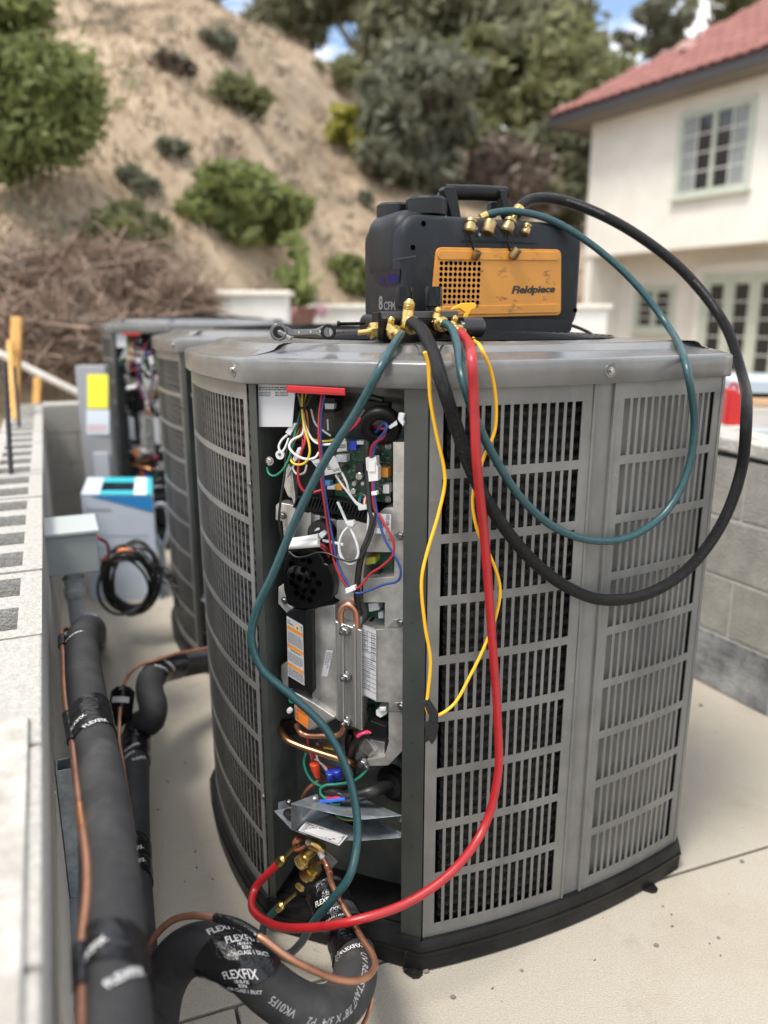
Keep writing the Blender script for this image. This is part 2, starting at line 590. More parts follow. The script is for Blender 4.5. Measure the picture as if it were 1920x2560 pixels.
# ------------------------------------------------------------------ white terrace walls behind
stucco = mat('white_stucco', (.66, .645, .60), .9, var=.05, vscale=3, bump=.3, bscale=60)
def low_wall(name, label, xa, xb, ytop, Y, th=.3):
    a, b_ = gy(xa, ytop, Y), gy(xb, ytop, Y)
    z = (a.z + b_.z) / 2
    root = thing(name, Vector((a.x, Y, -.1)), label, 'wall', 'white terrace walls')
    MB().box(((a.x + b_.x) / 2, Y + th / 2, z / 2 - .05), (b_.x - a.x, th, z + .1)).build('wall_body', stucco, root, bevel=.01)
    MB().box(((a.x + b_.x) / 2, Y + th / 2, z + .025), (b_.x - a.x + .08, th + .08, .05)).build('coping', mat('coping', (.70, .66, .58), .85, var=.08, vscale=5), root, bevel=.01)
    return root
low_wall('terrace_wall', 'white terrace wall behind the farthest unit, the taller of the two', 462, 716, 740, 7.6)
low_wall('terrace_wall', 'white terrace wall showing left of the vacuum pump, the lower of the two', 778, 1520, 772, 9.0)

# ------------------------------------------------------------------ house
h1 = Vector((.503, -.864, 0)).normalized()
h2 = Vector((h1.y, -h1.x, 0))
HO = Vector((4.77, 19.3, 0))
def HS(s, n, z):
    return HO + h1 * s + h2 * n + Vector((0, 0, z))
house = thing('house', HO, 'white stucco two-storey house with a red tile roof and pale green windows', 'house')
def hbox(name, s0, s1, n0, n1, z0, z1, m, parent=None, bevel=.0):
    P = [HS(s0, n0, z0), HS(s1, n0, z0), HS(s1, n1, z0), HS(s0, n1, z0), HS(s0, n0, z1), HS(s1, n0, z1), HS(s1, n1, z1), HS(s0, n1, z1)]
    return MB().hexa(P).build(name, m, parent or house, bevel=bevel)
hw = mat('house_stucco', (.70, .675, .615), .9, var=.04, vscale=2, bump=.25, bscale=40)
gf = mat('sage_paint', (.46, .50, .42), .6, var=.05, vscale=5)
mun = mat('glazing_bar', (.60, .60, .55), .6)
glass = mat('dark_glass', (.02, .024, .026), .06, spec=.6)
curt = mat('curtain', (.25, .27, .27), .9, var=.3, vscale=9, stretch=(9, 9, .4))
hbox('upper_wall', 0, 9, -7, 0, 2.72, 5.75, hw)
hbox('lower_wall', .05, 9, -7, -1.0, -.1, 2.72, hw)
hbox('porch_pier', .0, .22, -1.0, -.04, -.1, 2.72, hw)
hbox('door_bay', 2.55, 5.2, -1.0, -.86, -.1, 2.45, hw)
def window(s0, s1, z0, z1, n, rows, cols, leaves, curtain, st=.045):
    fr = .075
    root = hbox('window_frame', s0, s1, n, n + .05, z0, z0 + fr, gf)
    for a in ((s0, s1, z1 - fr, z1), (s0, s0 + fr, z0 + fr, z1 - fr), (s1 - fr, s1, z0 + fr, z1 - fr)):
        hbox('casing', a[0], a[1], n, n + .05, a[2], a[3], gf, root)
    hbox('sill', s0 - .06, s1 + .06, n, n + .11, z0 - .05, z0 - .002, gf, root)
    W_ = (s1 - s0 - 2 * fr) / leaves
    for k in range(leaves):
        a = s0 + fr + W_ * k
        for b_ in ((a, a + st, z0 + fr, z1 - fr), (a + W_ - st, a + W_, z0 + fr, z1 - fr), (a + st, a + W_ - st, z0 + fr, z0 + fr + st), (a + st, a + W_ - st, z1 - fr - st, z1 - fr)):
            hbox('sash', b_[0] + .002, b_[1] - .002, n + .004, n + .038, b_[2] + .001, b_[3] - .001, gf, root)
        x0, x1, y0, y1 = a + st, a + W_ - st, z0 + fr + st, z1 - fr - st
        cw_, ch_ = (x1 - x0) / cols, (y1 - y0) / rows
        for i in range(cols):
            for j in range(rows):
                hbox('pane', x0 + cw_ * i + .012, x0 + cw_ * (i + 1) - .012, n + .006, n + .014, y0 + ch_ * j + .012, y0 + ch_ * (j + 1) - .012,
                     curt if curtain and (i + k) % 2 == (0 if k == 0 else 0) and j < rows - 0 and not (k == 0 and j == rows) else glass, root)
        for i in range(1, cols):
            hbox('muntin', x0 + cw_ * i - .012, x0 + cw_ * i + .012, n + .008, n + .026, y0, y1, mun, root)
        for j in range(1, rows):
            hbox('muntin', x0, x1, n + .007, n + .028, y0 + ch_ * j - .013, y0 + ch_ * j + .013, mun, root)
    return root
window(2.50, 4.22, 3.70, 5.32, .002, 4, 2, 2, True)
window(.78, 1.92, 1.00, 2.05, -.998, 4, 1, 2, False, .07)
window(2.75, 4.70, .02, 2.22, -.858, 5, 1, 3, False, .13)
# eaves, fascia, hipped tile roof
EZ = 5.62
soff = mat('eave_wood', (.20, .185, .165), .8)
fasc = mat('dark_fascia', (.055, .052, .055), .6)
hbox('soffit', -.75, 9.5, -7.6, .62, EZ, EZ + .05, soff)
hbox('fascia', -.78, 9.5, .62, .68, EZ + .02, EZ + .20, fasc)
hbox('fascia', -.81, -.75, -7.6, .62, EZ - .04, EZ + .20, fasc)
tile = mat('red_roof_tile', (.185, .066, .054), .8, col2=(.26, .108, .09), vscale=3, bump=.2, bscale=30)
pit = .64
def roofp(s, u, lift=0.0):             # u: run up the slope from the eave, in plan metres
    return HS(s, .68 - u, EZ + .20 + u * pit + lift)
mb = MB()
apex = 4.0
mb.add([roofp(-.8, 0), roofp(9.5, 0), roofp(9.5, apex), roofp(-.8 + apex, apex), HS(-.8, .68 - 2 * apex, EZ + .2), HS(9.5, .68 - 2 * apex, EZ + .2)], [(0, 1, 2, 3), (0, 3, 4), (3, 2, 5, 4)])
roof = mb.build('roof', tile, house)
tl_me = None
tw, tl = .27, .36
cnt = 0
for j in range(11):
    for i in range(34):
        s, u = -.72 + tw * i, tl * j
        if s < -.8 + u + .05 or s > 6.4 or cnt >= 296:
            continue
        if tl_me is None:
            mb = MB()
            mb.rings([[(tw * .5 * math.cos(a_) * k_, y_, .055 * math.sin(a_) * k_ + z_) for a_ in [math.pi * q / 6 for q in range(7)]] for y_, z_, k_ in ((0, .03, 1.0), (tl * 1.15, .03, .88))], False, False)
            tl_me = bpy.data.meshes.new('roof_tile')
            tl_me.from_pydata(mb.v, [], mb.f)
            tl_me.materials.append(tile)
        o = bpy.data.objects.new('roof_tile', tl_me)
        COL.objects.link(o)
        o.parent = roof
        o.location = roofp(s + tw / 2, u - .04, .0) - HO
        o.rotation_euler = (0, 0, 0)
        up = (roofp(0, 1) - roofp(0, 0)).normalized()
        m3 = Matrix((h1, up, h1.cross(up))).transposed()
        if m3.determinant() < 0:
            m3 = Matrix((h1, up, -h1.cross(up))).transposed()
        nrm = h1.cross(up)
        if nrm.z < 0:
            nrm = -nrm
        o.rotation_euler = Matrix((up.cross(nrm), up, nrm)).transposed().to_euler()
        o.location.z += random.uniform(0, .012)
        cnt += 1
for (x, y) in ((1662, 178), (1866, 40)):      # roof vents
    for s in [q * .1 for q in range(0, 75)]:
        pass
for s, u in ((1.9, 1.35), (4.1, 2.0)):
    p = roofp(s, u, .1)
    mb = MB()
    mb.box(p, (.34, .34, .16))
    mb.build('roof_vent', mat('roof_vent', (.55, .36, .32), .7), roof, bevel=.03)

# ------------------------------------------------------------------ condenser unit: plan, cabinet
UA = R(25.67)
E1 = Vector((math.cos(UA), math.sin(UA), 0))
E2 = Vector((-math.sin(UA), math.cos(UA), 0))
C0 = Vector((-.149, 1.253, 0))
def UL(x, y, z=0.0):
    return C0 + E1 * x + E2 * y + Vector((0, 0, z))
Z0, Z1 = .075, 1.224                 # cabinet foot and lid line
def arc(P, Q, bulge):
    P, Q = Vector((*P, 0)), Vector((*Q, 0))
    d = (Q - P)
    nrm = Vector((d.y, -d.x, 0)).normalized()
    def fn(t, o=0.0):
        p = P + d * t + nrm * (bulge * 4 * t * (1 - t))
        tg = d + nrm * (bulge * 4 * (1 - 2 * t))
        n = Vector((tg.y, -tg.x, 0)).normalized()
        return p + n * o
    fn.len = d.length
    return fn
CH = .253
A_cham = arc((0, CH), (CH, 0), 0)
A_right = arc((CH, 0), (.978, 0), .034)
A_far = arc((1.0, .03), (1.0, .83), .03)
A_back = arc((.97, .86), (.08, .86), .03)
A_left = arc((0, .76), (0, CH), .022)
def outline(o):
    pts = []
    def seg(fn, k):
        for i in range(k):
            pts.append(fn(i / (k - 1), o))
    seg(A_cham, 14)
    seg(A_right, 22)
    seg(A_far, 14)
    seg(A_back, 14)
    # rounded rear corner
    a, b = A_back(1, o), A_left(0, o)
    m = Vector((min(a.x, b.x) + .012, max(a.y, b.y) - .012, 0))
    for t in (.25, .5, .75):
        pts.append(a * (1 - t) ** 2 + m * 2 * t * (1 - t) + b * t * t)
    seg(A_left, 22)
    return pts
def W(p, z):
    return UL(p.x, p.y, z)
def strip(mb, fn, t0, t1, z0, z1, of, ob, k=1):
    lo_f, hi_f, lo_b, hi_b = [], [], [], []
    loops = []
    for i in range(k + 1):
        t = t0 + (t1 - t0) * i / k
        f, b = fn(t, of), fn(t, ob)
        loops.append([W(f, z0), W(f, z1), W(b, z1), W(b, z0)])
    return mb.rings(loops, True, True)

unit = thing('condenser_unit', C0, 'grey condenser unit in front, its corner open on tangled wires and a cast metal drive', 'AC unit',
             'condenser units in a row')
def part(mb, name, m, parent=None, **kw):
    return mb.build(name, m, parent or unit, **kw)

# base pan with moulded tabs
mb = MB()
prof = [(.004, .0), (.014, .004), (.016, .05), (.012, .066), (.008, .0745), (-.03, .0745)]
mb.rings([[W(p, z) for p in outline(o)] for o, z in prof], True, True)
basepan = part(mb, 'base_pan', base_bl, smooth=40)
mb = MB()
mb.rings([[W(p, z) for p in outline(o)] for o, z in [(.0175, .043), (.0185, .047), (.0175, .051)]], True, False)
part(mb, 'rib', base_bl, basepan, smooth=40)
for px, py in ((1037, 2432), (1625, 2222)):
    g = gz(px, py)
    tgt = E1 * .93 + E2 * -.1
    out = Vector((E1.y, -E1.x, 0)) if px < 1200 else (Vector((E1.y, -E1.x, 0)) + E1 * .25).normalized()
    al = Vector((0, 0, 1)).cross(out)
    mb = MB()
    o0 = g - out * .012
    poly = [o0 - al * .022, o0 - al * .018 + out * .012, o0 - al * .011 + out * .026, o0 + out * .030,
            o0 + al * .011 + out * .026, o0 + al * .018 + out * .012, o0 + al * .022]
    mb.prism([p + Vector((0, 0, .006)) for p in poly], (0, 0, -.005))
    mb.prism([o0 - al * .022 + Vector((0, 0, .006)), o0 + al * .022 + Vector((0, 0, .006)),
              o0 + al * .018 + Vector((0, 0, .05)), o0 - al * .018 + Vector((0, 0, .05))], -out * .004)
    mb.lathe(o0 + out * .012 + Vector((0, 0, .0055)), (0, 0, 1), [(0, .005), (.002, .005)], 12)
    part(mb, 'mounting_tab', base_bl, basepan, bevel=.001)

# punched louvre panels: frame with bands, then one slat for each column
def louvre(name, fn, t0, t1, cols, border, slot_share, rows=9, ztop=1.195, zbot=.098, band=.020, th=.0035):
    zb = [zbot + (ztop - zbot) * i / rows for i in range(rows + 1)]
    Lw = fn.len
    bt = border / Lw
    f = MB()
    strip(f, fn, t0, t0 + bt, Z0, Z1 + .004, 0, -th, 2)
    strip(f, fn, t1 - bt, t1, Z0, Z1 + .004, 0, -th, 2)
    strip(f, fn, t0 + bt, t1 - bt, ztop, Z1 + .004, 0, -th, 14)
    strip(f, fn, t0 + bt, t1 - bt, Z0, zbot + band * .35, 0, -th, 14)
    for i in range(1, rows):
        strip(f, fn, t0 + bt, t1 - bt, zb[i] - band * .5, zb[i] + band * .5, 0, -th, 14)
    fr = part(f, name, paint, smooth=30)
    a, b = t0 + bt, t1 - bt
    pitch = (b - a) / cols
    gap = pitch * (1 - slot_share)
    for c in range(1, cols):
        tc_ = a + pitch * c
        s = MB()
        for i in range(rows):
            z0_ = zb[i] + (band * .5 if i else band * .35)
            z1_ = zb[i + 1] - (band * .5 if i < rows - 1 else 0)
            strip(s, fn, tc_ - gap / 2, tc_ + gap / 2, z0_, z1_, -.0003, -th, 1)
        part(s, 'slat', paint, fr)
    return fr
louvre('louvre_panel', A_right, .004, .466, 15, .024, .66, band=.0175, th=.0022)
louvre('louvre_panel', A_right, .545, .985, 14, .022, .62, band=.0175, th=.0025)
louvre('louvre_panel', A_left, .02, .985, 23, .016, .80, band=.0145, th=.0012)
mb = MB()
strip(mb, A_right, .552, .978, .085, 1.21, -.017, -.019, 14)
part(mb, 'backing_sheet', paint, smooth=40)
mb = MB()                               # post between the two louvre panels, a shallow channel
strip(mb, A_right, .468, .543, Z0, Z1 + .004, -.0045, -.008, 3)
strip(mb, A_right, .4665, .474, Z0, Z1 + .004, .003, -.0043, 1)
strip(mb, A_right, .5365, .5445, Z0, Z1 + .004, .003, -.0043, 1)
part(mb, 'corner_post', paint, bevel=.0012)
mb = MB()
cr_ = [A_right(.9865, .0015), A_right(1.0, .001), A_far(0, .001), A_far(.03, 0)]
ci_ = [A_right(.9865, -.003), Vector((.974, .006, 0)), Vector((.994, .034, 0)), A_far(.03, -.004)]
mb.rings([[W(a, Z0), W(a, Z1 + .004), W(b, Z1 + .004), W(b, Z0)] for a, b in zip(cr_, ci_)], True, True)
part(mb, 'corner_post', paint, smooth=50)
mb = MB()
strip(mb, A_far, .0305, 1, Z0, Z1 + .004, 0, -.004, 10)
part(mb, 'side_panel', paint, smooth=40)
mb = MB()
strip(mb, A_back, 0, 1, Z0, Z1 + .004, 0, -.004, 10)
a, b = A_back(1, 0), A_left(0, 0)
m_ = Vector((min(a.x, b.x) + .012, max(a.y, b.y) - .012, 0))
cv = [a * (1 - t) ** 2 + m_ * 2 * t * (1 - t) + b * t * t for t in (0, .2, .4, .6, .8, 1)]
mb.rings([[W(p, Z0), W(p, Z1 + .004), W(p + Vector((.003, -.003, 0)), Z1 + .004), W(p + Vector((.003, -.003, 0)), Z0)] for p in cv], True, True)
part(mb, 'side_panel', paint, smooth=40)

# spine-fin coil behind the louvres
coil_m = mat('spine_fin_coil', (.005, .005, .0055), .28, col2=(.020, .020, .021), vscale=260, lo=.5, hi=.75, spec=.5, bump=.7, bscale=360, stretch=(1, 1, .25))
for fn, ta, tb, kk in ((A_right, .06, .475, 26), (A_left, .0, .92, 24)):
    mb = MB()
    loops = []
    zs = []
    z = .085
    while z < 1.215:
        for q in range(5):
            zs.append((z + .0245 * q / 5, .009 * math.sin(math.pi * q / 5)))
        z += .0245
    for i in range(kk + 1):
        t = ta + (tb - ta) * i / kk
        jit = random.uniform(-.0006, .0006)
        loops.append([W(fn(t, -.030 + o + jit), zz) for zz, o in zs])
    mb.rings(loops, False, False)
    part(mb, 'coil', coil_m, smooth=60)

# lid
lid_prof = [(-.02, 1.227), (.010, 1.227), (.0125, 1.230), (.0125, 1.266), (.0112, 1.2705), (.0075, 1.2740), (.0, 1.2760), (-.045, 1.2845), (-.058, 1.2885),
            (-.068, 1.297), (-.080, 1.300), (-.095, 1.3005)]
loops = [[W(p, z) for p in outline(o)] for o, z in lid_prof]
n_out = len(loops[0])
FC = UL(.56, .45, 0)
FR = .375
ang = [math.atan2((Vector(p) - FC).y, (Vector(p) - FC).x) for p in loops[-1]]
for rr, z in ((FR + .022, 1.3015), (FR + .012, 1.304), (FR + .004, 1.3035), (FR, 1.300), (FR, 1.255)):
    lp = []
    for k, a_ in enumerate(ang):
        v = Vector(loops[len(lid_prof) - 1][k]) - FC
        rad = min(rr, Vector((v.x, v.y, 0)).length - .004)
        lp.append(FC + Vector((math.cos(a_) * rad, math.sin(a_) * rad, z)))
    loops.append(lp)
mb = MB()
mb.rings(loops, True, False)
lid_m = mat('lid_paint', (.128, .128, .126), .24, coat=.1, var=.14, vscale=7, rvar=.10, bump=.05, bscale=26, spec=.6)
lid = part(mb, 'lid', lid_m, smooth=48)
mb = MB()
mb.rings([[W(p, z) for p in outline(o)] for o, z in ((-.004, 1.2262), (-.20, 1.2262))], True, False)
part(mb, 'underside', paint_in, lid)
mb = MB()
mb.lathe(FC + Vector((0, 0, 1.235)), (0, 0, 1), [(0, FR), (.012, FR), (.012, .10), (.045, .09), (.05, .0)], 48)
part(mb, 'fan_motor', blackp, smooth=35)
for k in range(5):                      # fan blades below the guard
    a_ = 2 * math.pi * k / 5 + .3
    mb = MB()
    lp = []
    for i in range(7):
        rr = .09 + .27 * i / 6
        tw = .30 - .15 * i / 6
        p = []
        for s_ in (-1, 1):
            an = a_ + s_ * tw + .05 * i
            p.append(FC + Vector((math.cos(an) * rr, math.sin(an) * rr, 1.268 + s_ * .010)))
            p.append(p[-1] - Vector((0, 0, .003)))
        lp.append([p[0], p[2], p[3], p[1]])
    mb.rings(lp, True, True)
    part(mb, 'fan_blade', blackp, smooth=40)
mb = MB()
k = 0
rr = .05
while rr < FR + .004:
    zz = 1.3065 + .014 * (1 - (rr / FR) ** 2)
    n = 72
    mb_pts = [FC + Vector((math.cos(2 * math.pi * i / n) * rr, math.sin(2 * math.pi * i / n) * rr, zz)) for i in range(n)]
    loops = []
    for i, p in enumerate(mb_pts):
        a_ = 2 * math.pi * i / n
        u = Vector((math.cos(a_), math.sin(a_), 0))
        loops.append([p + (u * math.cos(q) + Vector((0, 0, 1)) * math.sin(q)) * .0021 for q in (0, 1.047, 2.094, 3.14, 4.19, 5.236)])
    loops.append(loops[0])
    mb.rings(loops, True, False)
    rr += .0135
for i in range(8):
    a_ = 2 * math.pi * i / 8 + .2
    u = Vector((math.cos(a_), math.sin(a_), 0))
    mb.tube([FC + u * .04 + Vector((0, 0, 1.317)), FC + u * .22 + Vector((0, 0, 1.313)), FC + u * (FR + .004) + Vector((0, 0, 1.303))], .0025, 6)
part(mb, 'fan_guard', blackg, smooth=60)

def hexscrew(p, nrm, r, parent, m=steel, washer=True, name='screw'):
    mb = MB()
    nrm = Vector(nrm).normalized()
    if washer:
        mb.lathe(p, nrm, [(0, r * 1.5), (r * .25, r * 1.45)], 16)
    mb.lathe(Vector(p) + nrm * (r * .2), nrm, [(0, r), (r * .75, r), (r * .9, r * .85)], 6)
    return part(mb, name, m, parent, smooth=30)
ONR = Vector((E1.y, -E1.x, 0))
ONL = -E1
for fn, t in ((A_right, .012), (A_right, .503), (A_left, .93)):
    p = fn(t, .0125)
    n_ = (W(fn(t, .02), 0) - W(fn(t, 0), 0)).normalized()
    q = W(p, 1.251)
    mb = MB()
    mb.lathe(q - n_ * .0008, n_, [(0, .0145), (.0022, .0135), (.0014, .0085)], 20)
    part(mb, 'dimple', lid_m, lid, smooth=60)
    hexscrew(q + n_ * .0008, n_, .0052, lid)

# open service corner: walls, flanges
BN = Vector((-(E1 + E2).x, -(E1 + E2).y, 0)).normalized()
BP = UL(0, CH)
def B(x, y, w=0.0):
    return plane(x, y, BP, BN, w)
def c4(x, y):
    return (460 + x / 2.592, 760 + y / 2.592)
def c5(x, y):
    return (600 + x / 3.607, 940 + y / 3.607)
def c6(x, y):
    return (600 + x / 3.567, 1480 + y / 3.567)
def c8(x, y):
    return (560 + x / 3.072, 2000 + y / 3.072)
def cv_(x, y):
    return (640 + x / 6.381, 1940 + y / 6.381)
def wall_bay(name, p, q, m, z0=Z0, z1=1.226, th=.0025):
    mb = MB()
    d = (q - p)
    nn = Vector((d.y, -d.x, 0)).normalized() * th
    mb.hexa([W(p, z0), W(q, z0), W(q - nn, z0), W(p - nn, z0), W(p, z1), W(q, z1), W(q - nn, z1), W(p - nn, z1)])
    return part(mb, name, m)
DB = .135
inw = Vector((1, 1, 0)).normalized() * DB
pl, pr = Vector((.008, CH - .004, 0)), Vector((CH - .004, .008, 0))
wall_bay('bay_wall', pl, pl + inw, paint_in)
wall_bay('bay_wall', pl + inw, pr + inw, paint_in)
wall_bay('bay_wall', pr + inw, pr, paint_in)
def flange(u0, u1, z0, z1, m, w=0.0):
    mb = MB()
    strip(mb, A_cham, u0, u1, z0, z1, w, w - .0025, 1)
    return part(mb, 'flange', m, bevel=.0007)
fl = flange(.872, .998, Z0, 1.226, mat('flange_paint', (.038, .042, .039), .30, var=.12, vscale=7))
fl2 = flange(.002, .045, Z0, 1.226, MATS['flange_paint'])
for py in (1556, 1701, 1855, 1990, 2115):     # screw holes down the flange
    mb = MB()
    mb.lathe(B(1030, py, .0002), BN, [(0, .0026), (.0008, .0026)], 10)
    part(mb, 'hole', ink, fl)
for py in (1212, 1985):
    hexscrew(W(A_left(.985, .0008), B(620, py, 0).z), ONL, .0045, fl2, steel_d)
for (x, y) in ((664, 2075), (664, 2060), (667, 1914), (672, 1820)):
    mb = MB()
    mb.lathe(B(x, y, -.018), BN, [(0, .002), (.001, .002)], 8)
    part(mb, 'rivet', steel, fl2)

# ------------------------------------------------------------------ bay contents
def slab(name, pts, w1, w0, m, parent=None, bevel=.0012, conv=c6):
    f = [B(*conv(*p), w1) for p in pts]
    return part(MB().prism(f, BN * (w0 - w1)), name, m, parent, bevel=bevel)
def wire(name, m, pts, r=.0016, conv=c5, w=.0, parent=None, n=7):
    P = [B(*conv(p[0], p[1]), p[2] if len(p) > 2 else w) for p in pts]
    return part(MB().tube(spline(P, 6), r, n), name, m, parent, smooth=60)
def lab(name, quad, w, m, lines, conv=c6, parent=None, inkm=None, texts=(), th=.0006):
    """label from four sightings: bottom-left, bottom-right, top-right, top-left"""
    q = [B(*conv(*p), w) for p in quad]
    o = part(MB().prism(q, BN * -th), name, m, parent)
    fn = quad_fn(*q, BN * .0003)
    if lines:
        mb = MB()
        for (u0, v0, u1, v1) in lines:
            mb.add([fn(u0, v0), fn(u1, v0), fn(u1, v1), fn(u0, v1)], [(0, 1, 2, 3)])
        part(mb, 'print', inkm or ink, o)
    for s_, bx, *rest in texts:
        mb = MB()
        put_text(mb, s_, fn, bx, .01)
        part(mb, 'lettering', rest[0] if rest else ink, o)
    return o
def para(u0, u1, v0, v1, n, fill=.5, seed=1):
    rr = random.Random(seed)
    out = []
    h = (v1 - v0) / n
    for i in range(n):
        x = u0
        while x < u1 - .02:
            e = min(u1, x + rr.uniform(.05, .16))
            out.append((x, v0 + h * i + h * (1 - fill) / 2, e, v0 + h * i + h * (1 + fill) / 2))
            x = e + .025
        if rr.random() < .3:
            out.pop()
    return out

# reflection of a label in the glossy wall, built as a card with reversed print
pp = part(MB().prism([B(*c5(*p), -.012) for p in ((162, 60), (505, 60), (470, 458), (172, 458))], BN * -.0005), 'reflection_card', paper)
q = [B(*c5(*p), -.0115) for p in ((165, 185), (440, 185), (440, 95), (165, 95))]
fnp = quad_fn(*q, BN * .0002)
mb = MB()
for s_, bx in (('0162556601', (.40, .03, .02, .22)), ('VS DRIVE ASM', (.98, .03, .56, .22)), ('0162556601', (.40, .30, .02, .48)),
               ('VS DRIVE ASM', (.98, .30, .56, .48))):
    put_text(mb, s_, fnp, bx, .015)
for b_ in para(.02, .98, .58, .98, 2, .5, 4):
    mb.add([fnp(b_[0], b_[1]), fnp(b_[2], b_[1]), fnp(b_[2], b_[3]), fnp(b_[0], b_[3])], [(0, 1, 2, 3)])
part(mb, 'lettering', ink, pp)

# red channel strip on the lid edge
rs = [B(*c5(*p), .0155) for p in ((420, 150), (948, 178), (945, 112), (418, 83))]
red = part(MB().prism(rs, BN * -.004), 'edge_strip', red_p, bevel=.0012)
red['label'] = 'bright red plastic strip clipped under the lid'
mb = MB()
mid = quad_fn(*rs, BN * .0004)
mb.prism([mid(.004, .34), mid(.996, .34), mid(.996, .40), mid(.004, .40)], BN * .0008)
part(mb, 'groove', mat('dark_red_plastic', (.35, .008, .012), .4), red)

# cast aluminium drive housing
WF = -.030
ident = lambda x, y: (x, y)
E_pts = [c5(1380, 595), c5(1500, 595), c5(1500, 2100), c6(1475, 90), c6(1475, 1388), c6(1320, 1547), c6(1155, 1552), c6(1128, 1500), c6(1292, 1470), c6(1325, 1338), c6(1325, 985), c6(1215, 980), c6(1092, 920), c6(1092, 290),
         c6(1215, 335), c6(1288, 333), c6(1292, 95), c5(1300, 2042), c5(1110, 2042), c5(1110, 1826), c5(1392, 1812), c5(1392, 1590), c5(1125, 1588), c5(1122, 1700), c5(1108, 1835), c5(1060, 2100), c5(860, 2000), c5(832, 1900), c5(880, 1590),
         c5(870, 1300), c5(1000, 1296), c5(1150, 1335), c5(1300, 1192), c5(1380, 1188)]
cast = slab('drive_housing', E_pts, WF, -.10, alu, conv=ident)
def cpart(pts, w1=WF, w0=-.10, conv=c5, m=alu, name='housing_plate', bevel=.0015):
    return slab(name, pts, w1, w0, m, cast, bevel, conv)
cpart([(1060, 1400), (1110, 1300), (1290, 1342), (1285, 1462), (1150, 1475)], conv=c6, w1=-.045, w0=-.11)
cpart([(1105, 1302), (1150, 1330), (1215, 1418), (1150, 1478), (1138, 1460), (1180, 1415)], conv=c6, w1=-.038, w0=-.046)
for (x, y, cvx) in ((1448, 1440, c5), (1435, 272, c6), (1438, 1018, c6)):     # scooped bosses with bolts
    mb = MB()
    cx = [B(*cvx(x - dx, y + dy), WF + .0015) for dx, dy in ((-25, -38), (60, -30), (112, 28), (120, 48), (60, 50), (-25, 44))]
    part(mb.prism(cx, BN * -.004), 'boss', alux, cast, bevel=.0015)
    hexscrew(B(*cvx(x, y), WF + .002), BN, .0058, cast, steel, True, 'bolt')
cpart([(1110, 1592), (1392, 1592), (1392, 1812), (1110, 1826)], -.075, -.085, m=pcb, name='circuit_board')
cpart([(1092, 60), (1300, 60), (1300, 335), (1092, 290)], -.075, -.085, conv=c6, m=pcb, name='circuit_board')
cpart([(1120, 965), (1330, 990), (1330, 1340), (1100, 1300)], -.075, -.085, conv=c6, m=pcb, name='circuit_board')
cpart([(1130, 1640), (1222, 1632), (1222, 1690), (1130, 1708)], -.045, -.074, m=mat('yellow_transformer', (.42, .42, .05), .5), name='transformer')
cpart([(1210, 1055), (1305, 1030), (1308, 1090), (1250, 1125), (1212, 1100)], -.04, -.074, conv=c6, m=pl_white, name='connector')
cpart([(1240, 1030), (1300, 1028), (1300, 1062), (1240, 1068)], -.034, -.04, conv=c6, m=pl_white, name='connector')
cpart([(1140, 105), (1230, 95), (1245, 160), (1150, 180)], -.05, -.074, conv=c6, m=pl_clear, name='connector')
cpart([(1230, 180), (1275, 175), (1278, 235), (1232, 240)], -.06, -.074, conv=c6, m=pl_clear, name='connector')
for (x, y, cvx, rr) in ((1255, 1750, c5, .009), (1265, 1800, c5, .008), (1190, 245, c6, .006), (1270, 280, c6, .004), (1185, 1010, c6, .006), (1292, 1170, c6, .004)):
    mb = MB()
    mb.lathe(B(*cvx(x, y), -.076), BN, [(0, rr), (.022, rr), (.023, rr * .9)], 14)
    part(mb, 'capacitor', w_black, cast, smooth=40)
# slanted left face of the casting and the plate above
cpart([(640, 165), (690, 135), (850, 110), (850, 1132), (640, 1236)], -.028, -.09, conv=c6, bevel=.003)
cpart([(845, 255), (872, 255), (878, 1140), (845, 1128)], -.024, -.09, conv=c6)
cpart([(860, 100), (905, 60), (1000, 60), (1070, 110), (1090, 240), (1095, 1245), (860, 1140)], -.045, -.09, conv=c6)
cpart([(500, 1205), (870, 1295), (880, 1600), (700, 1600), (480, 1500), (495, 1260)], -.058, -.1)
cpart([(620, 1225), (640, 1232), (640, 1440), (620, 1436)], -.048, -.06)
cpart([(700, 1250), (722, 1256), (722, 1440), (700, 1436)], -.048, -.06)
cpart([(390, 880), (440, 790), (470, 860), (500, 1100), (498, 1262), (470, 1105), (430, 1085), (395, 1000)], -.035, -.06)
cpart([(320, 1165), (352, 1140), (500, 1170), (498, 1262), (505, 1300), (480, 1480), (395, 1480), (380, 1310), (318, 1300)], -.030, -.06)
cpart([(345, 1905), (405, 1868), (420, 2050), (482, 2095), (455, 2150), (420, 2140), (342, 2050)], -.028, -.06)
cpart([(365, 655), (425, 625), (430, 870), (400, 875), (366, 760)], -.045, -.06, conv=c6)
for (x, y, cvx) in ((387, 1258, c5), (404, 2022, c5)):
    hexscrew(B(*cvx(x, y), -.028), BN, .0055, cast, steel_d, True, 'bolt')
